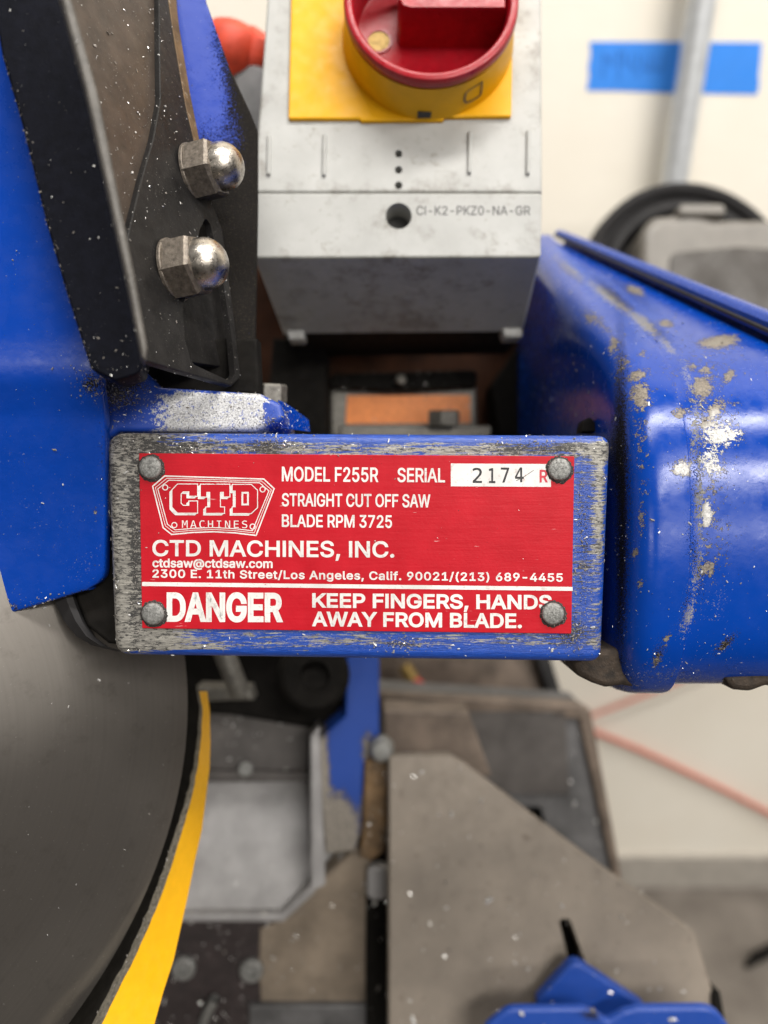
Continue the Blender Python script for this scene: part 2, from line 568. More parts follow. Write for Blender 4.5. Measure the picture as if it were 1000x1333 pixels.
def ink():
    t = NT('worn_white_ink')
    f = t.noise(700, 5, 0.7)
    c = t.mix(t.rng(t.noise(90, 4), 0, 1), (0.60, 0.585, 0.565), (0.78, 0.77, 0.75))
    c = t.mix(t.math('MULTIPLY', t.step(f, 0.54, 0.68), 0.7), c, (0.46, 0.40, 0.38))
    c = t.mix(t.step(t.noise(1300, 4, 0.7, (.5, 1, 1.6), off=(2, 2, 2)), 0.665, 0.70), c, (0.44, 0.06, 0.06))
    return t.out(c, 0.5, 0, f, 0.1, 0.0001)
M['white_ink'] = ink()
M['red_ink'] = simple('red_ink', (0.50, 0.03, 0.05), 0.5, 0, 0.1, 900, 0.05)
M['black_ink'] = simple('black_ink', (0.025, 0.025, 0.028), 0.6, 0, 0.1, 900, 0.05)
M['grey_ink'] = simple('grey_print', (0.06, 0.06, 0.06), 0.6, 0, 0.15, 1500, 0.05)
M['footgrime'] = simple('caked_brown_grime', (0.030, 0.020, 0.013), 0.8, 0, 0.6, 500, 1.0, speck=(1800, 0.66, (0.12, 0.10, 0.08)))
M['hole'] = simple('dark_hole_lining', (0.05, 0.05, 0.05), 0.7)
M['yellowplate'] = simple('yellow_plastic', (0.76, 0.385, 0.002), 0.45, 0, 0.06, 160, 0.1, speck=(700, 0.73, (0.35, 0.2, 0.02)), spec=0.25)
M['redplastic'] = simple('red_plastic', (0.33, 0.006, 0.014), 0.34, 0, 0.15, 300, 0.12, speck=(1500, 0.735, (0.55, 0.35, 0.35)), spec=0.35)
M['brass'] = simple('brass_disc', (0.30, 0.20, 0.06), 0.5, 0.5, 0.3, 700)
M['shieldface'] = simple('yellow_enamel', (0.80, 0.41, 0.005), 0.45, 0, 0.05, 300, 0.1, speck=(1800, 0.76, (0.15, 0.12, 0.06)))
M['shieldedge'] = simple('scraped_edge_steel', (0.22, 0.20, 0.16), 0.5, 0.5, 0.5, 900, 0.7, speck=(1500, 0.63, (0.05, 0.04, 0.03)))
M['chute'] = simple('scuffed_grey_aluminium', (0.37, 0.36, 0.36), 0.45, 0.3, 0.2, 60, 0.3)
M['chutedark'] = simple('dull_dark_steel', (0.11, 0.10, 0.095), 0.5, 0.3, 0.25, 60, 0.3)
M['blockdark'] = simple('dark_plum_casting', (0.028, 0.020, 0.020), 0.55, 0, 0.4, 150, 0.3, speck=(1200, 0.68, (0.3, 0.28, 0.27)))
M['beige'] = simple('dusty_beige_steel', (0.235, 0.19, 0.145), 0.5, 0.2, 0.3, 60, 0.3, speck=(1300, 0.66, (0.45, 0.42, 0.37)))
M['fence'] = None
M['rust'] = simple('rusty_brown_steel', (0.13, 0.078, 0.035), 0.7, 0.1, 0.6, 150, 0.5, speck=(700, 0.6, (0.25, 0.2, 0.15)))
M['blueclamp'] = paint('matte_blue_enamel', (0.012, 0.055, 0.30), chipcol=(0.24, 0.215, 0.185), rough=0.42)
M['slate'] = simple('slate_dark_steel', (0.115, 0.113, 0.115), 0.5, 0.2, 0.4, 60, 0.3, speck=(1500, 0.69, (0.4, 0.38, 0.35)))
M['brownboard'] = simple('brown_worn_steel', (0.15, 0.115, 0.09), 0.6, 0.1, 0.45, 70, 0.3, speck=(1200, 0.66, (0.4, 0.35, 0.3)))
M['conduit'] = simple('galvanised_conduit', (0.62, 0.64, 0.66), 0.38, 0.4, 0.1, 120, 0.1)
M['rubber'] = simple('black_rubber', (0.022, 0.021, 0.022), 0.65, 0, 0.3, 100, spec=0.25)
M['motorgrey'] = simple('grey_cast_cover', (0.17, 0.157, 0.14), 0.4, 0.1, 0.2, 40, 0.3)
M['smoked'] = simple('smoked_grey_plastic', (0.075, 0.068, 0.062), 0.25, 0, 0.2, 30, 0.1)
M['cord'] = simple('faded_red_cord', (0.56, 0.17, 0.12), 0.6, 0, 0.15, 200)
M['redwire'] = simple('red_wire', (0.60, 0.05, 0.04), 0.5, 0, 0.15, 200)
M['chip'] = simple('bright_shaving', (0.80, 0.79, 0.77), 0.25, 0.5, 0.25, 5000, 0.1)
M['dustchip'] = simple('dull_dust_grain', (0.22, 0.20, 0.18), 0.7, 0.0, 0.6, 5000, 0.1)
M['tape'] = simple('blue_masking_tape', (0.030, 0.24, 0.80), 0.65, 0, 0.05, 60, 0.3)
M['pencil'] = simple('faint_pencil', (0.022, 0.15, 0.52), 0.7, 0, 0.2, 400)

def red_plate():
    t = NT('red_enamelled_plate')
    s = t.noise(520, 5, 0.65, (0.12, 1, 2.0))
    f = t.noise(140, 4, 0.6)
    c = t.mix(t.rng(f, 0, 1), (0.40, 0.0035, 0.012), (0.48, 0.007, 0.018))
    scr = t.step(t.noise(800, 3, 0.6, (0.25, 1, 1.9), off=(2, 5, 5)), 0.715, 0.76)
    c = t.mix(scr, c, (0.62, 0.25, 0.25))
    sp_ = t.step(t.noise(2500, 2, 0.6), 0.735, 0.77)
    c = t.mix(sp_, c, (0.05, 0.02, 0.02))
    b = t.math('ADD', s, t.math('MULTIPLY', t.noise(1500, 2, 0.5), 0.5))
    return t.out(c, t.rng(t.noise(300, 3), 0.36, 0.48), 0.0, b, 0.30, 0.0002, spec=0.22)
M['plate'] = red_plate()

def blade_mat():
    t = NT('worn_blade_steel')
    f = t.noise(12, 3, 0.5, off=(1, 2, 0))
    sw = t.noise(420, 4, 0.7, (0.4, 1, 1))
    c = t.mix(t.rng(f, 0, 1), (0.21, 0.192, 0.175), (0.34, 0.315, 0.285))
    # concentric scratches from use
    sx = t.n('ShaderNodeSeparateXYZ'); t.l(t.co, sx.inputs[0])
    rad = t.math('SQRT', t.math('ADD', t.math('MULTIPLY', sx.outputs[0], sx.outputs[0]), t.math('MULTIPLY', sx.outputs[1], sx.outputs[1])))
    cs = t.n('ShaderNodeTexNoise', noise_dimensions='1D'); cs.inputs['Scale'].default_value = 900; cs.inputs['Detail'].default_value = 6
    cs.inputs['Roughness'].default_value = 0.7
    t.l(rad, cs.inputs['W'])
    c = t.mix(t.math('MULTIPLY', t.step(cs.outputs['Fac'], 0.35, 0.75), 0.12), c, (0.12, 0.11, 0.10))
    c = t.mix(t.math('MULTIPLY', t.step(t.noise(140, 6, 0.75), 0.52, 0.72), 0.4), c, (0.14, 0.125, 0.11))
    c = t.mix(t.step(t.noise(1700, 3, 0.7), 0.67, 0.72), c, (0.46, 0.44, 0.41))
    tg = t.n('ShaderNodeTangent', direction_type='RADIAL', axis='Z')
    t.l(tg.outputs[0], t.b.inputs['Tangent'])
    t.b.inputs['Anisotropic'].default_value = 0.75
    return t.out(c, t.rng(f, 0.36, 0.42), 0.85, sw, 0.12, 0.0001)
M['blade'] = blade_mat()

def enclosure_mat():
    t = NT('soiled_pale_grey_plastic')
    f = t.noise(60, 5, 0.6)
    g = t.noise(420, 4, 0.7, off=(1, 1, 5))
    c = t.mix(t.rng(f, 0, 1), (0.345, 0.345, 0.33), (0.425, 0.425, 0.41))
    c = t.mix(t.step(t.math('ADD', g, t.math('MULTIPLY', t.math('SUBTRACT', f, 0.5), 0.5)), 0.60, 0.80), c, (0.25, 0.235, 0.20))
    gr = t.math('ADD', t.attr('grime'), t.math('MULTIPLY', t.math('SUBTRACT', t.noise(130, 6, 0.7), 0.5), 1.6))
    c = t.mix(t.math('MULTIPLY', t.step(gr, 0.06, 0.62), 0.8), c, (0.15, 0.135, 0.11))
    c = t.mix(t.step(t.noise(900, 4, 0.7, off=(4, 4, 1)), 0.70, 0.74), c, (0.16, 0.14, 0.11))
    return t.out(c, t.rng(t.noise(90, 3), .42, .58), 0, t.noise(2500, 2, 0.5), 0.12, 0.0001)
M['enclosure'] = enclosure_mat()

def fence_mat():
    t = NT('oil_stained_steel_plate')
    f = t.noise(22, 5, 0.6)
    g = t.noise(260, 5, 0.75)
    c = t.mix(t.rng(f, 0, 1), (0.165, 0.14, 0.115), (0.28, 0.238, 0.195))
    c = t.mix(t.step(g, 0.60, 0.70), c, (0.13, 0.10, 0.08))
    return t.out(c, t.rng(g, 0.4, 0.6), 0.25, g, 0.25, 0.0002)
M['fence'] = fence_mat()

def wall_mat():
    t = NT('cream_painted_plaster')
    f = t.noise(9, 5, 0.6)
    c = t.mix(t.rng(f, 0, 1), (0.82, 0.765, 0.665), (0.86, 0.815, 0.725))
    crk = t.step(t.noise(30, 6, 0.75, (1.6, 1, 0.35), dist=0.4), 0.66, 0.72)
    c = t.mix(t.math('MULTIPLY', crk, 0.35), c, (0.55, 0.48, 0.38))
    return t.out(c, 0.7, 0, t.noise(60, 6, 0.7), 0.25, 0.002)
M['wall'] = wall_mat()
def bench_mat():
    t = NT('grimy_bench_top')
    f = t.noise(14, 5, 0.65)
    c = t.mix(t.rng(f, 0, 1), (0.10, 0.085, 0.072), (0.21, 0.185, 0.16))
    c = t.mix(t.step(t.noise(300, 3, 0.7), 0.66, 0.72), c, (0.5, 0.48, 0.45))
    return t.out(c, 0.65, 0, t.noise(200, 4), 0.3, 0.0006)
M['bench'] = bench_mat()

# ------------------------------------------------------------------ setting: wall and bench
def wquad(name, mat, pts, label=None):
    me = bpy.data.meshes.new(name)
    o0 = Vector(pts[0])
    n = len(pts) // 2
    me.from_pydata([tuple(Vector(p) - o0) for p in pts], [],
                   [[0, 1, 2, 3], [7, 6, 5, 4], [0, 4, 5, 1], [1, 5, 6, 2], [2, 6, 7, 3], [3, 7, 4, 0]])
    me.materials.append(mat)
    o = bpy.data.objects.new(name, me)
    COL.objects.link(o)
    o.location = o0
    o['kind'] = 'structure'
    return o
Y0 = WALL_Y
wquad('wall', M['wall'], [(-2.5, Y0, -0.1), (2.5, Y0, -0.1), (2.5, Y0, 2.6), (-2.5, Y0, 2.6),
                          (-2.5, Y0 + .12, -0.1), (2.5, Y0 + .12, -0.1), (2.5, Y0 + .12, 2.6), (-2.5, Y0 + .12, 2.6)])
wquad('bench_top', M['bench'], [(-2.5, -0.6, 0), (2.5, -0.6, 0), (2.5, Y0 - 0.002, 0), (-2.5, Y0 - 0.002, 0),
                                (-2.5, -0.6, -0.05), (2.5, -0.6, -0.05), (2.5, Y0 - 0.002, -0.05), (-2.5, Y0 - 0.002, -0.05)])

wquad('skirting', simple('greyed_skirting_paint', (0.40, 0.37, 0.33), .6, scale=60), [(-2.5, Y0 - .006, 0.0), (2.5, Y0 - .006, 0.0), (2.5, Y0 - .006, 0.05), (-2.5, Y0 - .006, 0.05),  # added grey strip standing in for the shade along the wall's foot
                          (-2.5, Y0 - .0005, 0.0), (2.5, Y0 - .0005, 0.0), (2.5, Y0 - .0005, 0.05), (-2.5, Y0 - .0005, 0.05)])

# ------------------------------------------------------------------ wall fittings
PW = WorldVertical(WALL_Y - 0.0004)
mb = MB()
tp = [(764, 118), (767, 98), (766, 88), (769, 70), (768, 54), (992, 55), (990, 80), (988, 100), (989, 110), (986, 123), (880, 121), (800, 118)]
prism(mb, tp, PW, 0.3, 0)
tape = thing('masking_tape', 'strip of blue masking tape with faint pencil writing on the cream wall', 'tape', PW.at(876, 88))
weld(mb).build('tape_strip', M['tape'], tape, smooth=0)
PL = WorldVertical(WALL_Y - 0.0008)
def stroke(mb, pts, plane, w, lift=0.0, closed=False, px=True, h=0.0):
    """flat ink line of width w (mm) through points."""
    q = [plane.uv(plane.at(*p)) if px else Vector(p) for p in pts]
    n = len(q)
    L, R = [], []
    for i in range(n):
        a = q[i - 1] if (i > 0 or closed) else q[i]
        b = q[(i + 1) % n] if (i < n - 1 or closed) else q[i]
        d1 = (q[i] - a); d2 = (b - q[i])
        if d1.length < 1e-9: d1 = d2
        if d2.length < 1e-9: d2 = d1
        d1, d2 = d1.normalized(), d2.normalized()
        n1, n2 = Vector((-d1.y, d1.x)), Vector((-d2.y, d2.x))
        m = (n1 + n2); m = m.normalized() if m.length > 1e-6 else n1
        k = w / 2 / max(0.4, m.dot(n1))
        L.append(q[i] + m * k); R.append(q[i] - m * k)
    vv = [plane.xyz(p, lift) for p in L + R]
    m_ = n if closed else n - 1
    mb.add(vv, [[i, (i + 1) % n, n + (i + 1) % n, n + i] for i in range(m_)])
    return mb
mb = MB()
for s in ([(785, 102), (786, 70), (797, 84), (798, 68)], [(806, 104), (806, 68), (814, 70), (814, 80), (806, 84)],
          [(824, 70), (819, 82), (826, 90), (832, 80), (830, 70)], [(838, 72), (838, 88), (846, 92), (848, 72)],
          [(852, 74), (853, 90), (862, 92), (864, 70)], [(830, 92), (832, 100)]):
    stroke(mb, s, PL, 1.0)
mb.build('handwriting', M['pencil'], tape, smooth=0)

# conduit, vertical on the wall
cb = from_world((0, 0, 0))
c_top = WorldVertical(WALL_Y - 0.022).at(905, 60)
cw = to_world(c_top)
cond = thing('conduit_pipe', 'galvanised conduit pipe running straight up the cream wall over the blue tape', 'pipe', from_world((cw.x, cw.y, HC - .155)))
mb = MB()
tube(mb, [from_world((cw.x, cw.y, z)) for z in (HC - .155, 0.8, 1.0, 1.4, 2.4)], 9.3, 24)
mb.build('pipe_run', M['conduit'], cond)
for zz in (1.5,):
    mb = MB()
    tube(mb, [from_world((cw.x, cw.y, zz + d)) for d in (-.008, .008)], 10.4, 24)
    box(mb, from_world((cw.x, WALL_Y - 0.004, zz)), 60, 16, 3)
    mb.build('strap', M['conduit'], cond)

# red cords hanging across the wall
def wall_cord(name, pts, label, r=3.0, off=0.006):
    pl = WorldVertical(WALL_Y - off)
    q = [pl.at(*p) for p in pts]
    mb = MB()
    tube(mb, q, r)
    return tag(mb.build(name, M['cord'], None, origin=q[0]), label, 'cord')
wall_cord('cable', [(640, 900), (700, 925), (770, 951), (830, 975), (890, 1003), (950, 1032), (1000, 1058), (1060, 1092), (1120, 1130)],
          'thicker faded red cord sagging down to the right across the cream wall', 2.7)
wall_cord('cable', [(700, 962), (770, 932), (800, 921), (840, 905), (880, 889), (960, 850), (1040, 800)],
          'thinner pink cord rising behind the blue housing on the cream wall', 2.0, 0.009)

# ------------------------------------------------------------------ black ringed motor cover by the wall
t = thing('shop_motor', 'grey motor cover inside a black rubber ring against the wall', 'motor', P(900, 480, 470))
ax = (P(900, 360, 440) - Vector((30, 80, 0)))
cR = P(902, 366, 470)
mb = MB()
axd = Vector((0.05, 0.12, -1)).normalized()
prof = [(50, -40), (56, -40), (59, -30), (60, -12), (59, -3), (56, 0), (53, -2), (51.5, -6), (49, -7), (47, -3), (44, -3), (42, -8), (41, -20), (50, -36)]
prof = [(r * 1.12, h) for r, h in prof]
lathe(mb, cR, axd, prof, 72)
mb.build('rubber_ring', M['rubber'], t)
mb = MB()
lathe(mb, cR, axd, [(42, -36), (42, -14), (0.001, -14)], 48)
mb.build('ring_face', M['rubber'], t)
pm = Plane(425, 0.0, 0.10)
mb = MB()
prism(mb, [(836, 300, 12), (850, 280, 10), (905, 276, 6), (930, 284, 6), (1010, 284, 6), (1120, 300, 4), (1130, 470), (836, 470)], pm, 40, 5, step=4, seg=5)
mb.build('cover', M['motorgrey'], t)
mb = MB()
prism(mb, [(872, 330, 6), (960, 322, 6), (1090, 330, 6), (1100, 460), (866, 460)], pm, 6, 1.0, step=8, lift=1.5)
mb.build('smoked_panel', M['smoked'], t)
mb = MB()
prism(mb, [(884, 268, 3), (940, 268, 3), (944, 282, 3), (880, 282, 3)], pm, 20, 1.5, step=8, lift=3)
mb.build('lug', M['motorgrey'], t)

# ------------------------------------------------------------------ lower saw: table, chute, upright, fence
DN = Vector((0, -math.cos(math.radians(PITCH)), math.sin(math.radians(PITCH))))     # world down, camera frame
def ext(mb, outline, plane, thick, bevel=0.6, **kw):
    return prism(mb, outline, plane, thick, bevel, **kw)

saw = thing('saw_table', 'dusty grey saw table with open chip chute and dark screwed block below the nameplate', 'saw table', P(330, 1250, 330))
pc = Plane(413, 0.0, 0.5)
mb = MB(); ext(mb, [(238, 1010), (470, 1010), (470, 1200), (225, 1200)], pc, 6, 0.5); mb.build('chute_plate', M['chute'], saw)
pc2 = Plane(350, 0.0, 0.10)
mb = MB(); ext(mb, [(200, 925), (470, 925), (470, 1018), (200, 1018)], pc2, 6, 0.5); mb.build('chute_back', M['chutedark'], saw)
mb = MB(); ext(mb, [(225, 1000), (470, 1004), (470, 1014), (222, 1010)], pc2, 5, 0.5, lift=4); mb.build('chute_step', M['chutedark'], saw)
# screws on chute
def screw(parent, px, py, pl, r, name='screw_head', mat='rivet', h=1.5):
    mb = MB()
    c = pl.at(px, py)
    lathe(mb, c, pl.n, [(r, -1), (r, h * .6), (r * .8, h), (r * .45, h), (r * .4, h * .5), (0.001, h * .5)], 20)
    return mb.build(name, M[mat], parent)
screw(saw, 320, 1001, pc2.shifted(4.1), 3.2)
pb = Plane(318, 0.0, -0.05)
mb = MB(); ext(mb, [(180, 1194), (362, 1194), (342, 1225), (338, 1420), (100, 1420)], pb, 30, 1.0); mb.build('screw_block', M['blockdark'], saw)
mb = MB(); ext(mb, [(222, 1186), (366, 1186), (405, 1150), (412, 1158), (370, 1197), (220, 1197)], pb, 8, 1.2, lift=2.5); mb.build('bright_lip', M['chute'], saw)
for (a, b) in ((240, 1258), (328, 1261)): screw(saw, a, b, pb.shifted(.3), 5.2, h=3)
mb = MB(); tube(mb, [pb.at(283, 1292) + Vector((0, 0, -4)), pb.at(272, 1312) + Vector((0, 0, -3)), pb.at(262, 1340)], 2.2); mb.build('hook', M['rivet'], saw)
# beige front plate
pf = Plane(308, 0.0, -0.10)
mb = MB(); ext(mb, [(338, 1210), (372, 1196), (412, 1152), (470, 1098), (484, 1100), (482, 1420), (330, 1420)], pf, 12, 1.0); mb.build('front_plate', M['beige'], saw)
mb = MB(); ext(mb, [(326, 1303), (482, 1303), (482, 1420), (326, 1420)], pf, 3, 0.6, lift=3.2); mb.build('lower_step', M['slate'], saw)
# blue upright
pu = Plane(318, 0.10, 0.0)
mb = MB(); ext(mb, [(452, 840), (494, 840), (494, 1000), (478, 1060), (462, 1108), (424, 1112), (412, 965), (450, 932)], pu, 16, 0.8, spacing=2.5)
mb.build('blue_upright', M['blueclamp'], saw, attrs={'wear': [(434, 1085, 32, 48, 1.2), (416, 1020, 12, 90, 1.1), (478, 975, 7, 30, .8), (474, 1050, 10, 30, .6)],
                                                     })
mb = MB(); ext(mb, [(404, 958), (416, 944), (424, 1150), (405, 1160)], pu, 10, 0.8, lift=1.5); mb.build('bare_edge', M['chute'], saw)
mb = MB(); ext(mb, [(474, 995, 2), (488, 975, 2), (503, 985), (506, 1060), (500, 1110), (484, 1122), (468, 1116), (472, 1060)], Plane(314), 14, 1.5); mb.build('rusty_strip', M['rust'], saw)
mb = MB(); lathe(mb, P(497, 978, 309), (0, 0, -1), [(5, -6), (5, -1), (3.4, 1.2), (0.001, 1.8)], 20); mb.build('round_stop', M['rivet'], saw)
mb = MB(); ext(mb, [(476, 1100), (510, 1100), (510, 1420), (476, 1420)], Plane(324), 6, 0.4); mb.build('slot_floor', M['dark'], saw)
mb = MB(); ext(mb, [(478, 1128, 3), (505, 1128, 3), (505, 1172, 3), (478, 1172, 3)], Plane(318), 5, 1.0); mb.build('slot_block', M['chute'], saw)
# dark arbor parts right below the nameplate block
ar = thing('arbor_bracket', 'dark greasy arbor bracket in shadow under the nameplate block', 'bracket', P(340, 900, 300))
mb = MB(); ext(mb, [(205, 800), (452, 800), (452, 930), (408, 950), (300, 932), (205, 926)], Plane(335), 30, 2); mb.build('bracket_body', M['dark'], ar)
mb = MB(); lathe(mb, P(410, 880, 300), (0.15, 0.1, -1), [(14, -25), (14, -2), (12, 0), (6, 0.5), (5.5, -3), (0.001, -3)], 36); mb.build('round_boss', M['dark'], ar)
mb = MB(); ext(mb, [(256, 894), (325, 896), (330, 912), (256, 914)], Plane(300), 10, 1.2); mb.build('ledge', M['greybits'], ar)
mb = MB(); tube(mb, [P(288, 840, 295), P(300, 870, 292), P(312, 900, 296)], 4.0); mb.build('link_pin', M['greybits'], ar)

# fence plates
fe = thing('fence_plate', 'large oil-stained steel plate cut diagonally with a dark slot, lower right', 'fence plate', P(680, 1330, 300))
pfe = Plane(322, 0.06, 0.15)
slot = [(727, 1196, 2), (742, 1196, 2), (764, 1258, 2), (742, 1258, 2)]
mb = MB(); ext(mb, [(506, 984), (586, 982), (604, 992), (690, 1058), (770, 1118), (905, 1214, 3), (934, 1310), (940, 1420), (506, 1420)], pfe, 7, 0.8, holes=[slot], spacing=14)
mb.build('steel_plate', M['fence'], fe)
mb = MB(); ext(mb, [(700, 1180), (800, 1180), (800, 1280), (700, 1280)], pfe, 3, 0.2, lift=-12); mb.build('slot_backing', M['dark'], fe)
mb = MB(); ext(mb, [(925, 1290, 2), (934, 1285, 2), (942, 1330), (950, 1420), (925, 1420)], pfe, 8, 0.5, lift=2); mb.build('edge_pin', M['dark'], fe)

mb = MB(); ext(mb, [(500, 925), (610, 928), (640, 1010), (500, 1020)], Plane(352), 20, 1.0); mb.build('brown_packer', M['brownboard'], fe)  # added brown block in place of the arm's shadow
re_ = thing('rear_fence', 'dark slate steel rear fence tapering to the right in front of the wall', 'fence', P(690, 1140, 390))
pr = Plane(392, 0.0, -0.12)
mb = MB(); ext(mb, [(470, 900), (752, 918), (764, 930), (806, 1150), (806, 1420), (470, 1420)], pr, 20, 0.8,
               holes=[[(668, 1050), (704, 1050), (712, 1076), (690, 1076)]]); mb.build('fence_body', M['slate'], re_)
mb = MB(); ext(mb, [(480, 900), (752, 914), (768, 924), (808, 1140), (797, 1140), (752, 934), (480, 918)], pr, 6, 1.2, lift=3); mb.build('worn_edge', M['brownboard'], re_)
mb = MB(); ext(mb, [(600, 922), (735, 922), (740, 1030), (600, 1030)], pr, 3, 0.5, lift=3); mb.build('raised_panel', M['chutedark'], re_)
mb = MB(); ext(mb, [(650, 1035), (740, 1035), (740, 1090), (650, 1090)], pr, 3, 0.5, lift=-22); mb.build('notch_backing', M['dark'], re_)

bo = thing('rear_board', 'worn brown board behind the saw fence', 'board', P(600, 900, 470))
mb = MB(); ext(mb, [(470, 820), (700, 820), (735, 925), (735, 1000), (470, 1000)], Plane(470), 12, 1); mb.build('board_face', M['brownboard'], bo)
mb = MB(); ext(mb, [(686, 820), (706, 820), (738, 925), (722, 925)], Plane(460), 10, 1); mb.build('black_edge', M['rubber'], bo)
wi = thing('red_wire', 'short red wire with a brass yellow plug end on the brown board', 'wire', P(540, 890, 452))
mb = MB(); tube(mb, [P(538, 884, 452), P(552, 898, 450), P(575, 908, 449), P(604, 913, 450)], 3.0); mb.build('wire_run', M['redwire'], wi)
mb = MB(); tube(mb, [P(526, 866, 454), P(532, 877, 453), P(539, 886, 452)], [3.6, 4.2, 3.4]); mb.build('plug_end', M['brass'], wi)

cl = thing('blue_clamp', 'blue enamelled clamp plate with a pointed wing at the lower edge', 'clamp', P(760, 1330, 270))
mb = MB(); ext(mb, [(748, 1250, 5), (842, 1312, 3), (842, 1420), (700, 1420), (700, 1304, 2)], Plane(288), 5, 1.0, spacing=4); mb.build('pointed_wing', M['blueclamp'], cl, attrs={'grime': [(772, 1295, 14, 12, .5)]})
mb = MB(); ext(mb, [(632, 1338, 4), (662, 1314, 8), (760, 1313, 3), (775, 1319, 3), (792, 1330, 2), (812, 1318, 2), (830, 1313, 6), (930, 1312, 9), (950, 1337, 4), (960, 1420), (620, 1420)], Plane(274), 3, 1.2, spacing=4)
mb.build('clamp_body', M['blueclamp'], cl, attrs={'grime': [(770, 1322, 18, 8, .8)], 'wear': [(772, 1316, 12, 4, .8)]})

# thin dark offcut lying on the bench
def on_bench(px, py, h=0.0):
    d = RM @ Vector(((px - 500) / FPX, (666.5 - py) / FPX, -1))
    k = (cam.location.z - h) / -d.z
    return from_world(cam.location + d * k)
mb = MB(); tube(mb, [on_bench(972, 1258, .006), on_bench(984, 1246, .007), on_bench(998, 1240, .006), on_bench(1020, 1225, .006)], [2.5, 6, 6, 4])
tag(mb.build('metal_offcut', M['dark'], None, origin=on_bench(984, 1246)), 'dark pointed metal offcut lying on the grimy bench', 'offcut')
# stand body that carries it all, reaching the bench
st = thing('saw_stand', 'dark steel stand column carrying the saw down to the bench', 'stand', from_world((0.03, 0.40, 0.0)))
mb = MB()
for (x0, x1, y0, y1, z0, z1) in ((-0.10, 0.14, 0.36, 0.50, 0.0, 0.36), (-0.16, 0.20, 0.32, 0.52, 0.0, 0.03)):
    cc = from_world(((x0 + x1) / 2, (y0 + y1) / 2, (z0 + z1) / 2))
    up = -DN
    box(mb, cc, (x1 - x0) * 1000, (z1 - z0) * 1000, (y1 - y0) * 1000, (1, 0, 0), up)
mb.build('column', M['slate'], st, smooth=0)

# ------------------------------------------------------------------ saw blade and yellow shield
TH = 0.8515
bc = Vector((-133.5, -54.15, 147.8))
bn = Vector((math.cos(TH), 0, -math.sin(TH)))
bl = thing('saw_disc', 'large dull grey steel saw blade disc at the lower left', 'saw blade', bc)
mb = MB()
lathe(mb, bc, bn, [(0.001, 0), (30, 0), (60, 0), (80, 0), (95, 0), (101, -0.1), (104.2, -0.5), (104.2, -2.2), (100, -2.6), (0.001, -2.6)], 160)
mb.build('disc', M['blade'], bl)
mb = MB()
lathe(mb, bc, bn, [(34, 0.02), (34, 6), (32, 7), (0.001, 7)], 64)
mb.build('flange', M['slate'], bl)
pbl = Plane.thru(bc, bc + Vector((math.sin(TH), 0, math.cos(TH))) * 10, bc + Vector((0, 10, 0)))

sh = thing('blade_shield', 'curved yellow enamelled shield strip with scraped edge beside the saw blade', 'blade shield', P(200, 1200, 215))
Lx = [(258, 900), (262, 925), (259, 965), (254, 1000), (246, 1040), (234, 1080), (221, 1120), (206, 1165), (189, 1205), (169, 1250), (148, 1290), (127, 1333), (92, 1400)]
Rx = [(270, 900), (273, 925), (274, 965), (273, 1000), (268, 1040), (263, 1080), (254, 1120), (245, 1165), (236, 1205), (226, 1250), (213, 1290), (201, 1333), (180, 1400)]
zz = [228, 226, 224, 221, 218, 215, 212, 208, 204, 200, 196, 191, 184]
tl = [3, 4, 5, 6, 7, 8, 9, 9.5, 10, 10, 11, 12, 12]     # width of the scraped edge in px
def dense(l, k=4):
    out = []
    for i in range(len(l) - 1):
        for j in range(k):
            out.append(tuple(np.array(l[i], float) * (1 - j / k) + np.array(l[i + 1], float) * j / k) if isinstance(l[i], tuple) else l[i] * (1 - j / k) + l[i + 1] * j / k)
    out.append(l[-1])
    return out
Ld, Rd, zd, td = dense(Lx), dense(Rx), dense(zz), dense(tl)
rowsF, rowsE, rowsB = [], [], []
for (a, b, z, w) in zip(Ld, Rd, zd, td):
    j = rng.uniform(-1.0, 1.0)
    f0, f1 = P(a[0] + w * .5 + j * .5, a[1], z), P(b[0], b[1], z + 9)
    e0 = P(a[0] - w * .55 + j, a[1], z + 2.2)
    bk = P(b[0] - w * .8, b[1], z + 14)
    rowsF.append([f0, f0.lerp(f1, .5), f1])
    rowsE.append([f0 + Vector((-.02, 0, -.02)), e0.lerp(f0, .5) + Vector((0, 0, -.4)), e0])
    rowsB.append([e0, bk, f1])
mb = MB(); grid(mb, rowsF); mb.build('yellow_face', M['shieldface'], sh)
mb = MB(); grid(mb, rowsE); mb.build('scraped_edge', M['shieldedge'], sh)
mb = MB(); grid(mb, rowsB); mb.build('inner_face', M['dark'], sh)
# black kerf liner between blade and shield
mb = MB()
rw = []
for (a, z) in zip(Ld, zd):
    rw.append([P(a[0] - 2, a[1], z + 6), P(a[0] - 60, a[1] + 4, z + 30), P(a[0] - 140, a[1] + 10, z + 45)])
grid(mb, rw); mb.build('kerf_liner', M['dark'], sh)

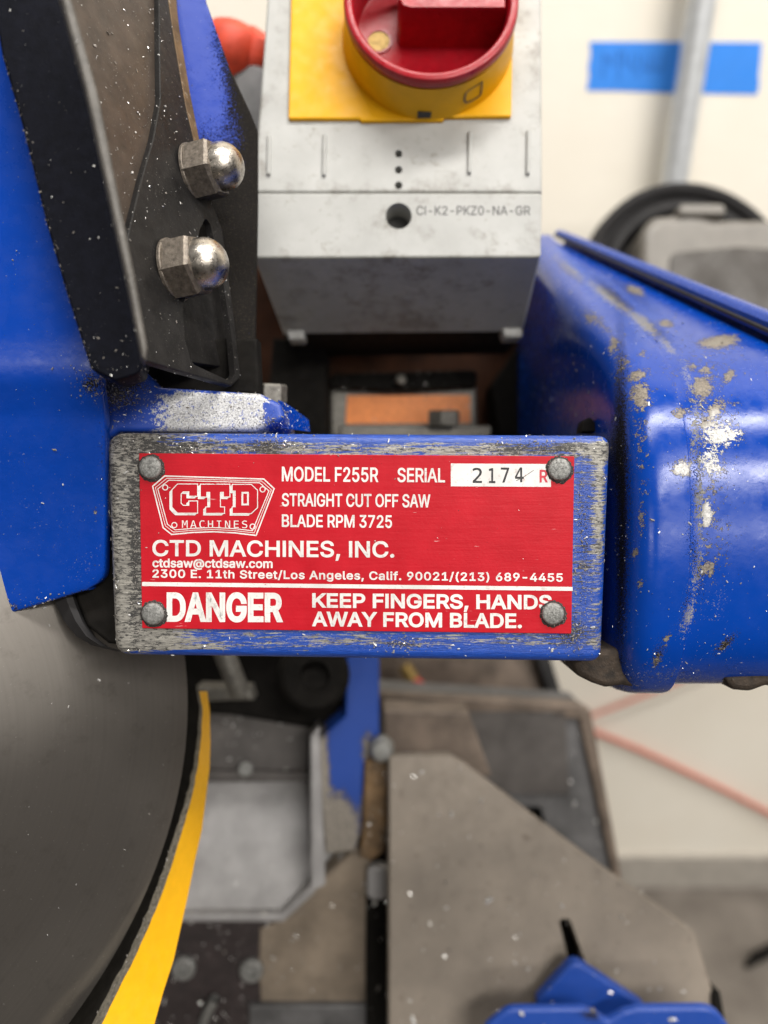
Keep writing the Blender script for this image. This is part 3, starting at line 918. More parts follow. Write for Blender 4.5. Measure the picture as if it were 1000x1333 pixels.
# ------------------------------------------------------------------ saw arm: mounting block, lug, motor housing
arm = thing('cutoff_saw', 'blue enamelled cutoff saw with chipped motor housing and rubbed mounting block', 'saw arm', P(640, 880, 215))
PB = Plane(181.0, 0.0, -0.06)
mb = MB()
prism(mb, [(137, 563, 4.5), (796, 567, 2.8), (784, 863, 3.2), (148, 854, 4.0)], PB, 26, 2.0, spacing=1.6, seg=4, step=1.6)
weld(mb)
def block_wear(x, y, p):
    # rubbed at the left end, along the edges, and by hands along the top
    w = 0.36 + 0.80 * max(0, min(1, (330 - x) / 170)) ** 1.0
    if x > 300: w += 0.16 * math.exp(-((y - 588) / 9) ** 2) + 0.18 * math.exp(-((y - 836) / 12) ** 2) - 0.1 * math.exp(-((x - 620) / 120) ** 2) * (1 if y > 800 else 0)
    w += 0.55 * math.exp(-((x - 782 + (y - 580) * .03) / 7) ** 2) * (1.0 if y < 720 else .35)
    if y < 600: w += 0.28 * math.exp(-((x - 760) / 40) ** 2) * (1 if y > 575 else 0)
    w += 0.28 * math.exp(-((y - 583) / 8) ** 2)
    if y < 575: w -= 0.45 if x > 330 else .1
    if y > 847: w -= 0.75
    return w
def block_grime(x, y, p):
    g = 0.0
    for (cx, cy, rx, ry, am) in ((345, 578, 34, 14, .62), (177, 700, 7, 120, .72), (520, 838, 28, 9, .75), (760, 690, 10, 110, .66), (745, 822, 26, 26, .8), (700, 581, 60, 8, .7), (220, 580, 70, 14, .5), (150, 640, 14, 60, .25), (165, 580, 20, 20, .45), (300, 585, 120, 7, .3), (727, 598, 22, 8, .7), (197, 600, 22, 14, .5), (700, 826, 60, 6, .5), (760, 770, 14, 40, .55)):
        g = max(g, am * math.exp(-((x - cx) / rx) ** 2 - ((y - cy) / ry) ** 2))
    return g
mb.build('mounting_block', M['block'], arm, attrs={'wear': block_wear, 'grime': block_grime})

# lug: flat bar whose rubbed edge shows over the block
mb = MB()
PLG = Plane(183.0, 0.0, 0.10)
prism(mb, [(108, 478, 1), (190, 484, 1), (205, 503, 1.5), (338, 511, 2), (366, 525, 2), (372, 546, 2), (332, 561, 1), (152, 561, 3), (120, 585, 2)], PLG, 22, 1.2, spacing=1.6, seg=3, step=1.6)
weld(mb)
mb.build('lug', M['lug'], arm, attrs={'wear': lambda x, y, p: 0.70 * max(0, min(1, (x - 165) / 60)) * (1 if x < 348 else .2) - (0.35 if y < 511 else 0) ,
                                      'grime': [(140, 500, 50, 26, .95), (150, 515, 30, 20, .85), (170, 545, 30, 14, .4), (352, 548, 12, 8, .7)]})
mb = MB()
gr_ = []
for (x0, y0, x1, y1, z) in ((362, 522, 366, 556, 188), (372, 526, 374, 558, 194), (386, 536, 388, 560, 201), (402, 548, 404, 562, 209)):
    gr_.append([P(x0, y0 - 1.5, z + 3), P(x0, y0, z), P((x0 + x1) / 2, (y0 + y1) / 2, z - .6), P(x1, y1, z)])
grid(mb, gr_)
mb.build('lug_side', M['guard'], arm)

# motor housing: a profile (Y, z) run along X, with a rolled left edge and a raised strap
prof = [(-42, 262), (-46, 235), (-48, 214), (-47.2, 201), (-44.8, 191.5), (-40.2, 185.6), (-32.5, 181.6), (-22, 179.3), (-10, 177.8), (3, 177.6), (14, 179), (23, 182.2), (31, 187.2), (38, 193.6), (44, 201.5), (52, 215), (64, 235.5), (76, 256), (88, 276.5), (100, 297), (112, 317), (118, 327)]
pr_ = [Vector((0, a, b)) for a, b in prof]
def spline(p, k=6):
    out = []
    for i in range(len(p) - 1):
        a, b, c, d = p[max(i - 1, 0)], p[i], p[i + 1], p[min(i + 2, len(p) - 1)]
        for j in range(k):
            t_ = j / k
            out.append(0.5 * ((2 * b) + (c - a) * t_ + (2 * a - 5 * b + 4 * c - d) * t_ ** 2 + (3 * b - a - 3 * c + d) * t_ ** 3))
    out.append(p[-1])
    return out
PRF = spline(pr_, 7)
cols = [(57.5, 96), (57.5, 78), (57.5, 60), (57.5, 42), (57.5, 28), (57.5, 18), (57.4, 11), (57.5, 7.5), (57.9, 5), (58.8, 3), (60.1, 1.5), (61.8, .5), (63.5, .08), (65, 0), (66.5, 0), (68, 0), (69.8, 0), (70.8, .1), (71.2, .7), (71.4, 1.5), (71.7, 2.2), (72.9, 2.4)] + [(74.2 + 1.3 * i, 2.4) for i in range(44)]
rows = []
for i, p in enumerate(PRF):
    tg = (PRF[min(i + 1, len(PRF) - 1)] - PRF[max(i - 1, 0)]).normalized()
    nrm = Vector((0, tg.z, -tg.y))            # outward: towards -z / +y
    if nrm.z > 0 and p.z < 200: nrm = -nrm
    if i > len(PRF) * 0.5 and nrm.y < 0: nrm = -nrm
    XR = 130.0
    if p.z > 200 and p.y > 0:
        f = (p.z - 209) / (328 - 209)
        xr = 104.5 + (72.8 - 104.5) * f
        XR = xr if p.z > 206 else 130 + (xr - 130) * (p.z - 200) / 6
    r = []
    for (X, d) in cols:
        if X > 72.9: X = 72.9 + (X - 72.9) * (XR - 72.9) / (cols[-1][0] - 72.9)
        q = p - nrm * d
        if d > 8: q = p + (Vector((0, -2, 330)) - p) * (d / 100.0)
        r.append(Vector((X, q.y, q.z)))
    rows.append(r)
mb = MB(); grid(mb, rows)
CH = [(833, 515, 12, 16, 1.1), (830, 488, 14, 6, 1.0, -15), (813, 473, 6, 9, 1.0), (836, 460, 5, 4, .9), (799, 448, 6, 11, 1.0), (770, 416, 9, 5, .9, 30),
      (936, 445, 24, 7, 1.2, -8), (867, 421, 10, 4, 1.1), (827, 378, 13, 6, .9, 20), (915, 504, 13, 12, 1.1), (931, 535, 9, 15, 1.0, 20), (949, 490, 5, 10, 1.0, 35),
      (918, 482, 8, 5, .9), (901, 477, 6, 4, .9), (885, 538, 10, 6, 1.0, -20), (939, 566, 28, 15, .85), (921, 552, 14, 10, .9), (888, 610, 12, 10, 1.1),
      (921, 668, 6, 20, 1.15, -8), (920, 740, 8, 13, 1.0, -35), (924, 600, 16, 22, .72), (838, 676, 4, 22, .85), (827, 722, 5, 7, .95), (834, 762, 5, 5, .85), (841, 639, 5, 4, .9),
      (867, 833, 4, 10, .9, 20), (856, 858, 5, 12, .9, 25), (945, 838, 18, 5, .7, -42), (742, 352, 26, 7, .6, 38), (800, 390, 40, 8, .68, 38), (845, 425, 24, 8, .66, 42),
      (905, 560, 8, 60, .50), (912, 640, 12, 80, .47), (908, 520, 20, 40, .47), (930, 610, 30, 50, .44), (930, 700, 30, 60, .38), (838, 600, 7, 60, .44), (832, 560, 8, 40, .5), (806, 480, 8, 40, .5), (775, 415, 30, 8, .55, 42), (780, 420, 40, 5, .55, 42), (910, 480, 60, 30, .35), (930, 540, 40, 40, .38), (842, 560, 6, 50, .42)]
GR = [(776, 884, 40, 12, 1.0), (800, 860, 20, 18, .7), (808, 650, 10, 220, 1.0), (822, 640, 8, 200, .35), (800, 590, 10, 60, .8), (858, 850, 10, 26, .6, 20), (906, 730, 10, 60, .55, -10), (893, 790, 8, 40, .5, 14), (985, 895, 30, 8, 1.0), (945, 838, 22, 6, .75, -42),  # grime, plus the dark of the gap beside the block put into the colour
      (908, 620, 9, 110, .50), (800, 384, 46, 9, .62, 40), (818, 378, 60, 10, .5, 38), (862, 435, 30, 9, .5, 45), (888, 480, 6, 40, .35, -20), (760, 400, 50, 8, .4, 45), (803, 470, 6, 40, .45), (960, 870, 80, 22, .3), (880, 880, 70, 14, .4)]
DU = [(745, 352, 26, 6, .62, 38), (790, 384, 40, 9, .66, 38), (835, 418, 34, 9, .68, 40), (868, 448, 22, 8, .6, 50), (895, 490, 9, 34, .55, -18), (906, 560, 8, 60, .62), (911, 650, 10, 70, .62), (908, 740, 10, 50, .6, 8), (896, 800, 9, 40, .58, 16), (925, 560, 30, 50, .42), (838, 640, 5, 120, .4), (936, 445, 26, 8, .5, -8), (930, 780, 26, 40, .34), (880, 880, 80, 12, .42)]
BR = [(941, 566, 30, 18, 1.0), (926, 600, 18, 24, 1.0), (888, 610, 14, 12, .8), (921, 668, 8, 22, .9), (931, 540, 10, 12, .6), (799, 450, 3, 4, .9)]
mb.build('motor_housing', M['housing'], arm, smooth=50, attrs={'wear': CH, 'grime': GR, 'bright': BR, 'dust': DU})
# seam and raised lip on the far side of the housing top
def along(f):
    return Vector((104.5 + (72.8 - 104.5) * f, 49.5 + (118.5 - 49.5) * f, 209 + (328 - 209) * f))
fs = [-.6 + 1.6 * k / 30 for k in range(31)]
mb = MB()
grid(mb, [[along(f) + Vector((-.5, -.6, 0)), along(f) + Vector((-.3, .1, -.1)), along(f) + Vector((1.3, .1, -.1)), along(f) + Vector((2.0, -.6, 1))] for f in fs])
mb.build('seam_gasket', M['rubber'], arm)
mb = MB()
grid(mb, [[along(f) + Vector(d) * (1 - .45 * max(f, 0)) for d in ((.5, -1, 2), (.9, 2.2, 1), (2.1, 3.2, .6), (3.2, 3.8, .8), (6, 4.6, 3), (8.5, 4.6, 5), (9.5, 3.5, 7), (9.8, -8, 12), (9.8, -40, 30))] for f in fs])
mb.build('housing_lip', M['housing'], arm, attrs={'grime': lambda x, y, p: .35})
# things between the switch and the block
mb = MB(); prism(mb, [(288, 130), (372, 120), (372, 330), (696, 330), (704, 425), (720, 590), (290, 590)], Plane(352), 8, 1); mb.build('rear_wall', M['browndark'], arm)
mb = MB(); prism(mb, [(430, 497, 2), (512, 488, 2), (620, 497, 2), (622, 575), (430, 575)], Plane(318), 26, 1.2, step=4); mb.build('terminal_box', M['greybits'], arm)
mb = MB(); prism(mb, [(452, 515, .6), (612, 514, .6), (613, 551, .6), (450, 552, .6)], Plane(318), .3, .1, lift=.35); so = mb.build('orange_sticker', M['orange'], arm)
mb = MB(); prism(mb, [(430, 486, 3), (622, 480, 3), (622, 503, 2), (528, 509, 3), (505, 509, 3), (428, 504, 2)], Plane(312), 30, 1.5, step=4); mb.build('sooty_cap', M['dark'], arm)
mb = MB(); prism(mb, [(442, 553, 1), (640, 554, 1), (640, 590), (442, 590)], Plane(300), 20, .8, step=4); mb.build('base_bar', M['greybits'], arm)
def hexprism(mb, c, axis, r, h, ref=None, cham=0.6):
    axis = Vector(axis).normalized()
    lathe(mb, c, axis, [(r, 0), (r, h - cham), (r - cham, h), (0.001, h)], 6, ref)
mb = MB(); hexprism(mb, P(578, 553, 298), (0, 1, -.1), 6.4, 5.5, (1, 0, .3)); mb.build('bolt_head', M['greybits'], arm, smooth=20)
mb = MB(); hexprism(mb, P(352, 523, 214), (0.05, 1, -.15), 4.6, 5.0, (1, 0, .3)); mb.build('bolt_head', M['greybits'], arm, smooth=20)
mb = MB(); lathe(mb, P(522, 494, 308), (0, .4, -1), [(2.2, 0), (2.0, 1), (0.001, 1.8)], 14); mb.build('small_stud', M['greybits'], arm)
mb = MB(); prism(mb, [(355, 440), (425, 440), (425, 575), (345, 575)], Plane(300), 20, 1); mb.build('dark_strut', M['dark'], arm)
mb = MB(); prism(mb, [(640, 500), (690, 430), (712, 430), (690, 575), (650, 575)], Plane(330), 20, 1); mb.build('dark_strut', M['dark'], arm)
mb = MB(); prism(mb, [(757, 562), (760, 548, 1), (768, 542, 2), (775, 549, 1), (778, 562)], Plane(209), 6, .5); mb.build('side_tab', M['dark'], arm)
mb = MB(); prism(mb, [(640, 590), (812, 590), (818, 850), (640, 850)], Plane(210), 40, 1.5); mb.build('arm_neck', M['dark'], arm)
# underside flange behind the block
mb = MB(); prism(mb, [(735, 845), (812, 845), (832, 880), (846, 899, 1.5), (812, 893, 2), (790, 896, 2), (772, 890, 2), (752, 880, 2)], Plane(189), 20, 1.5, step=2)
mb.build('flange_foot', M['footgrime'], arm)
mb = MB(); prism(mb, [(940, 880), (1040, 862), (1040, 905), (1000, 893, 2), (978, 901, 3), (955, 899, 2)], Plane(189), 16, 1.5, step=2)
mb.build('flange_foot', M['footgrime'], arm)

# ------------------------------------------------------------------ blade guard with bracket and cap nuts
gd = thing('blade_guard', 'glossy blue blade guard with black bracket and two cap nuts', 'blade guard', P(120, 760, 185))
def gx(y):
    pts = [(-60, -20), (110, 24), (170, 48), (330, 84), (470, 128), (500, 128), (540, 133), (700, 134), (745, 133), (752, 131), (760, 124), (766, 112)]
    for (a, b), (c, d) in zip(pts, pts[1:]):
        if y <= c: return b + (d - b) * (y - a) / (c - a)
    return pts[-1][1]
def gz(y):
    pts = [(-60, 168), (440, 171), (475, 171.5), (495, 172.2), (515, 173.6), (540, 175.4), (600, 178.5), (700, 183), (770, 186), (830, 188)]
    for (a, b), (c, d) in zip(pts, pts[1:]):
        if y <= c: return b + (d - b) * (y - a) / (c - a)
    return pts[-1][1]
rows = []
nb = 30
for k in range(110):
    y = -60 + (766 + 60) * k / 109
    xr = gx(y); z = gz(y)
    r = []
    for j in range(nb):
        f = j / (nb - 1)
        x = -150 + (xr + 150) * f
        # the lower edge slopes down to the left
        yy = y + (max(0, y - 600) / 166) * (1 - f) * 0 + (max(0, y - 700) / 66) ** 1 * (xr - x) * 0.30 * (1 if y > 700 else 0)
        wav = 0.25 * math.sin(x * .03 + y * .011) + .15 * math.sin(y * .05 + 1)
        r.append(P(x, yy, z + wav * .5 + 0.002 * (x - 60)))
    edge = r[-1]
    r += [edge + Vector((.35, 0, .15)), edge + Vector((.55, 0, .6)), edge + Vector((.5, 0, 2.2)), edge + Vector((.3, 0, 4))]
    rows.append(r)
last = rows[-1]
for d in ((0, -.3, .15), (0, -.5, .6), (0, -.4, 2.5), (0, 0, 4)):
    rows.append([p + Vector(d) for p in last])
mb = MB(); grid(mb, rows)
mb.build('guard_shell', M['guard'], gd, smooth=50, attrs={'wear': [(128, 668, 4, 12, .9), (20, 600, 5, 5, .6), (125, 735, 8, 5, .55), (80, 785, 50, 4, .55), (10, 790, 20, 10, .5), (22, 698, 3, 5, 1)],
                                               'grime': [(120, 500, 14, 16, .8), (132, 620, 3, 110, .5), (100, 775, 40, 5, .8, -15), (10, 795, 20, 8, .7), (60, 788, 50, 5, .8, -15), (0, 805, 30, 8, .9)], 'dust': [(60, 680, 130, 110, .22), (110, 740, 40, 30, .3), (20, 600, 60, 30, .25)]})  # dust on the lower face also stands in for its pale reflected haze
# black bracket: front flange ...
pbk = Plane(163.0, 0.12, 0.02)
mb = MB()
prism(mb, [(-20, -60), (62, -60), (80, 0), (112, 120), (138, 240), (164, 360), (186, 464, 2), (182, 486, 2), (150, 496, 2), (118, 480, 1.5), (86, 380), (60, 290), (28, 160), (2, 70)], pbk, 8, 0.5, spacing=6)
mb.build('bracket_flange', M['black'], gd)
# ... bevelled edge and web receding from it
wp = Plane.thru(P(80, 0, 158), P(186, 464, 160), P(305, 470, 193))
mb = MB()
prism(mb, [(62, -60), (76, -60), (94, 0), (128, 120), (152, 240), (176, 360), (193, 452), (190, 470), (184, 464), (164, 360), (138, 240), (112, 120), (80, 0)], Plane(162.0, 0.35, 0.02), 5, 0.6, step=6)
mb.build('bracket_corner', simple('scuffed_bevel', (0.085, 0.078, 0.07), 0.5, 0.2, 0.3, 300, 0.3, speck=(2500, 0.66, (0.25, 0.23, 0.21))), gd)
wpl = wp.shifted(-1.2)
mb = MB(); prism(mb, [(70, -60), (230, -60), (232, 60), (228, 200), (168, 310), (150, 250), (120, 100)], wpl, 4, 0.2, spacing=8); mb.build('web_channel', M['channel'], gd)
hole = [(258, 300), (266, 284, 1.5), (272, 292), (286, 350), (300, 440), (304, 488, 2), (296, 496, 1), (248, 474, 2), (238, 440), (236, 400, 2), (250, 350)]
mb = MB()
prism(mb, [(205, -60), (222, -60), (232, 60), (246, 150), (266, 240), (288, 300), (304, 420), (312, 492, 2), (300, 503, 2), (225, 482), (186, 470), (176, 400), (163, 322), (166, 300), (182, 235), (198, 180), (207, 130, 4), (206, 60)], wp, 1.6, .35, holes=[hole], spacing=5, lift=.4)
mb.build('bracket_web', M['web'], gd)
mb = MB(); prism(mb, [(210, -60), (220, -60), (232, 40), (246, 125), (258, 185), (252, 190), (240, 140), (226, 60), (217, 0)], wp, 3, .3, lift=.6, step=5); mb.build('web_rim', M['rust'], gd)
mb = MB(); prism(mb, [(256, 268), (315, 268), (345, 476), (258, 462)], wp, 2, .2, lift=-5); mb.build('slot_back', M['web'], gd)
mb = MB(); prism(mb, [(122, 440), (335, 440), (338, 512), (250, 512), (122, 500)], Plane(196), 6, .8); mb.build('bracket_foot', M['dark'], gd)
# cap nuts: hex + dome
def capnut(px, py, lab=None):
    c = wp.at(px, py)
    ax = (wp.n + Vector((0.25, -0.04, 0.10))).normalized()
    n_ = MB()
    lathe(n_, c, ax, [(7.2, -.2), (7.2, .4), (7.0, .6), (6.8, .6)], 36)
    base = n_.build('cap_nut', M['hex'], gd)
    h = MB()
    lathe(h, c, ax, [(7.3, 0), (7.3, 6.0), (6.8, 6.8), (5.6, 7.2), (0.001, 7.2)], 6, (0.0, 1, 0.25))
    h.build('hex', M['hex'], base, smooth=20)
    d = MB()
    R = 5.75
    lathe(d, c, ax, [(R, 6.6), (R, 8.0)] + [(R * math.cos(a), 8.0 + R * .92 * math.sin(a)) for a in [math.pi / 2 * k / 10 for k in range(1, 10)]] + [(0.001, 8.0 + R * .92)], 40)
    d.build('dome', M['steel'], base, smooth=60)
    return base
capnut(252, 226)
capnut(226, 352)
# second blue plate behind the bracket
mb = MB()
prism(mb, [(170, -60), (262, -60), (268, 0), (300, 90), (326, 145), (336, 170), (336, 260), (332, 500), (250, 520), (200, 300), (180, 150)], Plane(212, .15, 0), 6, .6, spacing=4)
mb.build('side_plate', M['sideplate'], gd, attrs={'grime': lambda x, y, p: min(1.1, max(.2, .2 + (x - 262 - y * .16) / 34, (y - 120) / 110)), 'wear': [(235, 40, 2, 40, .75, -10), (243, 95, 2, 30, .7, -10), (226, 60, 2, 50, .75), (250, 30, 1.5, 40, .7, -8)]})  # right edge is dirty; the black lower part is shadow painted into the colour
# hub curve below the guard
mb = MB()
hub = [[P(x - w, y, 190.5) , P(x, y, 188.5), P(x + w * .6, y + 1, 189.5), P(x + w, y + 2, 194)] for (x, y, w) in ((76, 735, 16), (80, 760, 16), (88, 785, 16), (98, 808, 15), (112, 828, 13), (130, 840, 11), (158, 848, 7))]
grid(mb, hub); mb.build('hub_ring', M['rubber'], gd)
mb = MB(); prism(mb, [(95, 720), (170, 720), (170, 842), (140, 838), (112, 815), (98, 780)], Plane(191), 12, 1); mb.build('hub_core', M['dark'], gd)

# orange lever knob beyond
kn = thing('lever_knob', 'orange red lever knob on a black stem beside the switch box', 'knob', P(338, 140, 300))
mb = MB()
lathe(mb, P(300, 62, 280), (0.15, .75, -.3), [(0.001, -11), (6, -10), (9, -6), (10.5, 0), (9.5, 5), (6.5, 8), (3, 9), (0.001, 9.4)], 32)
lathe(mb, P(330, 74, 284), (0.5, .5, -.4), [(0.001, -12), (6, -11), (9, -6), (9, 3), (6, 8), (0.001, 9)], 24)
mb.build('grip', M['orangeknob'], kn)
mb = MB(); prism(mb, [(300, 80, 3), (330, 78, 3), (375, 105, 3), (375, 260), (330, 240), (308, 150), (300, 100)], Plane(278), 14, 2); mb.build('stem', M['slate'], kn)

# ------------------------------------------------------------------ power switch
ps = thing('power_switch', 'pale grey motor switch box with yellow plate and red rotary knob', 'switch', P(520, 430, 270))
PS = Plane(226, 0.0, 0.05)
EG = {'grime': [(376, 160, 12, 8, .5), (520, 164, 150, 5, .5), (668, 90, 6, 70, .5), (692, 60, 14, 40, .35), (370, 70, 7, 90, .4), (520, 248, 200, 4, .3), (340, 200, 8, 60, .3), (519, 282, 26, 22, .3), (700, 300, 12, 40, .25), (520, 420, 60, 20, .4), (470, 370, 160, 40, .22), (350, 420, 40, 20, .35), (690, 420, 30, 20, .35)]}
def scan(rows_px, plane):
    return [[plane.at(x, y) for x, y in r] for r in rows_px]
PT = Plane.thru(PS.at(330, 250), PS.at(706, 250), PS.at(520, 250) + Vector((0, 60, 6.5)))
holes = []
def circ(cx, cy, r, n=20): return [(cx + r * math.cos(2 * math.pi * k / n), cy + r * math.sin(2 * math.pi * k / n)) for k in range(n)]
mb = MB()
prism(mb, [(330, 250), (348, 0), (352, -70), (706, -70), (705, 0), (706, 250)], PT, 60, .7, spacing=10, holes=[circ(519, 200, 5), circ(519, 221, 5), circ(519, 241, 5)], step=10)
mb.build('upper_cover', M['enclosure'], ps, attrs=EG)
mb = MB()
prism(mb, [(331, 252, .8), (705.5, 252, .8), (704, 335, .8), (332, 336, .8)], PS, 58, .6, spacing=10, holes=[circ(519, 282, 17, 32)], step=10, lift=.5)
mb.build('lower_cover', M['enclosure'], ps, attrs=EG)
def skp(px, py):
    pass
# skirt sloping back beneath the cover
a0, a1 = P(333, 336.5, 228.6), P(703.5, 335.5, 228.6)
b0, b1 = P(370, 434, 272), P(680, 431, 272)
mb = MB()
rws = []
for k in range(9):
    f = k / 8
    l, r_ = a0.lerp(b0, f), a1.lerp(b1, f)
    rws.append([l + Vector((0, 0, 30)), l + Vector((-.3, 0, 2)), l + Vector((.5, 0, 0))] + [l.lerp(r_, j / 12) for j in range(1, 12)] + [r_ + Vector((-.5, 0, 0)), r_ + Vector((.3, 0, 2)), r_ + Vector((0, 0, 30))])
grid(mb, rws)
mb.build('skirt', M['enclosure'], ps, attrs=EG)
mb = MB(); grid(mb, [[p + Vector((0, .05, .1)) for p in rws[-1]], [p + Vector((0, 0, 40)) for p in rws[-1]]]); mb.build('skirt_underside', M['dark'], ps)  # underside coloured black to stand for the shade below the skirt
for (x0, x1, y0) in ((372, 396, 434), (653, 680, 431)):
    mb = MB(); prism(mb, [(x0, y0 - 6, .6), (x1, y0 - 6, .6), (x1, y0 + 8, .8), (x0 + 4, y0 + 8, .8)], Plane(270), 8, .8, step=3); mb.build('skirt_tab', M['enclosure'], ps, attrs=EG)
for (x, y0, y1) in ((351, 178, 229), (423, 176, 230), (612, 172, 227), (688, 171, 228)):
    mb = MB(); prism(mb, [(x - 2.6, y0, .3), (x + 2.6, y0, .3), (x + 1.6, y1, .3), (x - 3.6, y1, .3)], PT, 1.4, .5, lift=1.1, seg=2, step=2); mb.build('rib', M['enclosure'], ps)
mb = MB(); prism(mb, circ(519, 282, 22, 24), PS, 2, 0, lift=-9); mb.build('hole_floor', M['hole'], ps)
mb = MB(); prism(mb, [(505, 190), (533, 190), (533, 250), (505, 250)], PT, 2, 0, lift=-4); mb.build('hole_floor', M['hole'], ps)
# yellow plate
mb = MB(); prism(mb, [(376, 158, .6), (381, -70), (669, -70), (665, 155, .6), (578, 156), (577, 160, .2), (470, 161, .2), (469, 158)], PT, 1.6, .5, lift=1.4, spacing=12, step=8)
mb.build('yellow_plate', M['yellowplate'], ps)
# rotary handle
dn = PT.n.copy()
dc = PT.at(557, 55)
dial = MB()
lathe(dial, dc, dn, [(26.2, 1.4), (25.9, 3), (25.3, 8), (24.9, 13.2), (24.3, 13.6), (22, 13.6), (22, 2)], 96, None, False)
dob = dial.build('dial', M['yellowplate'], ps, smooth=40)
k_ = MB()
lathe(k_, dc, dn, [(22, 13.0), (24.6, 13.5), (25.1, 14.3), (25.1, 16.4), (24.7, 17.4), (23.9, 17.8), (22.9, 17.6), (22.3, 16.8), (22.0, 15), (21.6, 2.2), (20.8, 1.8), (0.001, 1.8)], 96, None, False)
k_.build('red_rim', M['redplastic'], dob, smooth=40)
g_ = MB()
e1, e2 = PT.e1, PT.e2
def dpt(u, v, h): return dc + e1 * u + e2 * v + dn * h
# grip bar running across the knob
rows = []
outl = [(-9.5, 5), (-9.5, -.8), (-8.6, -2.5), (-6.5, -3.2), (14, -3.2), (21.5, -3.2), (21.5, 5), (14, 12), (-6.5, 12), (-8.6, 11.5)]
for h, s in ((1.7, 1.0), (16.6, .985), (17.4, .975), (17.8, .95)):
    rows.append([dpt(6 + (u - 6) * s, 3 + (v - 3) * s, h) for u, v in outl + outl[:1]])
grid(g_, rows)
g_.add([p for p in rows[-1][:-1]], [list(range(len(outl)))])
weld(g_, .001)
g_.build('grip_bar', M['redplastic'], dob, smooth=35)
h_ = MB(); lathe(h_, dpt(-15.0, -1.2, 1.85), dn, [(3.3, 0), (3.3, .15), (0.001, .15)], 24, None); h_.build('brass_disc', M['brass'], dob)
h_ = MB(); lathe(h_, dpt(-15.0, -1.2, 1.8), dn, [(4.0, 0), (4.0, .5), (3.3, .5), (3.3, .1)], 24, None, False); h_.build('hole_ring', M['redplastic'], dob)
n_ = MB(); box(n_, dc + dn * 3.2 - e2 * 25.6 + e1 * -1.4, 4.0, 1.0, 2.6, e1, e2); n_.build('notch', M['black_ink'], dob, smooth=0)
# padlock mark moulded on the dial wall
pad = MB()
def wallpt(a, h):
    R = 26.25 - 0.09 * h + .06
    return dc + dn * h + (e1 * math.sin(a) - e2 * math.cos(a)) * R
def wstroke(mb, pts, w=0.22):
    for (a, h), (b, g) in zip(pts, pts[1:]):
        d = Vector(((b - a) * 26, g - h)); L = d.length
        if L < 1e-6: continue
        nx, ny = -d.y / L * w, d.x / L * w
        q = [wallpt(a + nx / 26, h + ny), wallpt(a - nx / 26, h - ny), wallpt(b - nx / 26, g - ny), wallpt(b + nx / 26, g + ny)]
        mb.add(q, [[0, 1, 2, 3]])
wstroke(pad, [(.42, 9.4), (.41, 6.6), (.44, 5.2), (.52, 4.9), (.62, 5.0), (.64, 5.2), (.64, 10.4), (.63, 10.4)], .3)
wstroke(pad, [(.42, 9.4), (.46, 10.0), (.64, 10.3)], .22)
pad.build('moulded_mark', M['grey_ink'], dob, smooth=0)

# ------------------------------------------------------------------ lettering
FP = bpy.utils.system_resource('DATAFILES', path='fonts')
def font(fn):
    try: return bpy.data.fonts.load(os.path.join(FP, fn))
    except Exception: return None
F_SANS, F_MONO = font('Inter.woff2'), font('DejaVuSansMono.woff2')
DG = None
def glyphs(body, fnt, bold, spacing=1.0):
    c = bpy.data.curves.new('lettering', 'FONT')
    c.body = body
    if fnt: c.font = fnt
    c.offset = bold
    c.resolution_u = 5
    c.fill_mode = 'NONE'
    c.space_character = spacing
    o = bpy.data.objects.new('lettering', c)
    COL.objects.link(o)
    dg = bpy.context.evaluated_depsgraph_get()
    me = o.evaluated_get(dg).to_mesh()
    pv = [Vector(p.co[:2]) for p in me.vertices]
    nxt = {e.vertices[0]: e.vertices[1] for e in me.edges}
    adj = {}
    for e in me.edges:
        a_, b_ = e.vertices
        adj.setdefault(a_, []).append(b_); adj.setdefault(b_, []).append(a_)
    left, loops = set(adj), []
    while left:
        s0 = min(left); lp = [s0]; left.discard(s0)
        nx_ = [k for k in adj[s0] if k in left]
        if s0 + 1 in nx_: nx_ = [s0 + 1]                   # keep each contour's own direction
        while nx_:
            lp.append(nx_[0]); left.discard(nx_[0])
            nx_ = [k for k in adj[nx_[0]] if k in left]
        if len(lp) > 2: loops.append([pv[k] for k in lp])
    # the face's capital I carries slab serifs: trim them to a plain stem and close the space up
    if fnt is not F_MONO:
        cuts = []
        for k, l in enumerate(loops):
            if len(l) != 12: continue
            xs = sorted(p.x for p in l)
            ux = sorted({round(x, 4) for x in xs})
            if len(ux) == 4 and sum(abs(p.x - xs[0]) < 1e-4 for p in l) == 4 and sum(abs(p.y - max(q.y for q in l)) < 1e-4 for p in l) == 2:
                ys = [p.y for p in l]
                cuts.append((xs[0], (ux[1] - ux[0]) * .75))
                st_ = [Vector((ux[1], min(ys))), Vector((ux[2], min(ys))), Vector((ux[2], max(ys))), Vector((ux[1], max(ys)))]
                if area2(st_) * area2(l) < 0: st_.reverse()
                loops[k] = st_
        for l in loops:
            x0_ = min(p.x for p in l)
            d_ = sum((w_ if abs(x0_ - c0) < (w_ * 1.6) else 2 * w_) for c0, w_ in cuts if x0_ > c0 - 1e-4)
            for k in range(len(l)): l[k] = Vector((l[k].x - d_, l[k].y))
    vs_, es = [], []
    for l in loops:
        n0 = len(vs_); vs_ += l
        es += [(n0 + k, n0 + (k + 1) % len(l)) for k in range(len(l))]
    r = delaunay_2d_cdt(vs_, es, [], 0, 1e-6)
    w = winding(loops, r[0], r[2])
    v = np.array([tuple(p) for p in r[0]]); f = [list(g) for g, k in zip(r[2], w) if k != 0]
    o.evaluated_get(dg).to_mesh_clear()
    bpy.data.objects.remove(o); bpy.data.curves.remove(c)
    return v, f
CAPH = {}
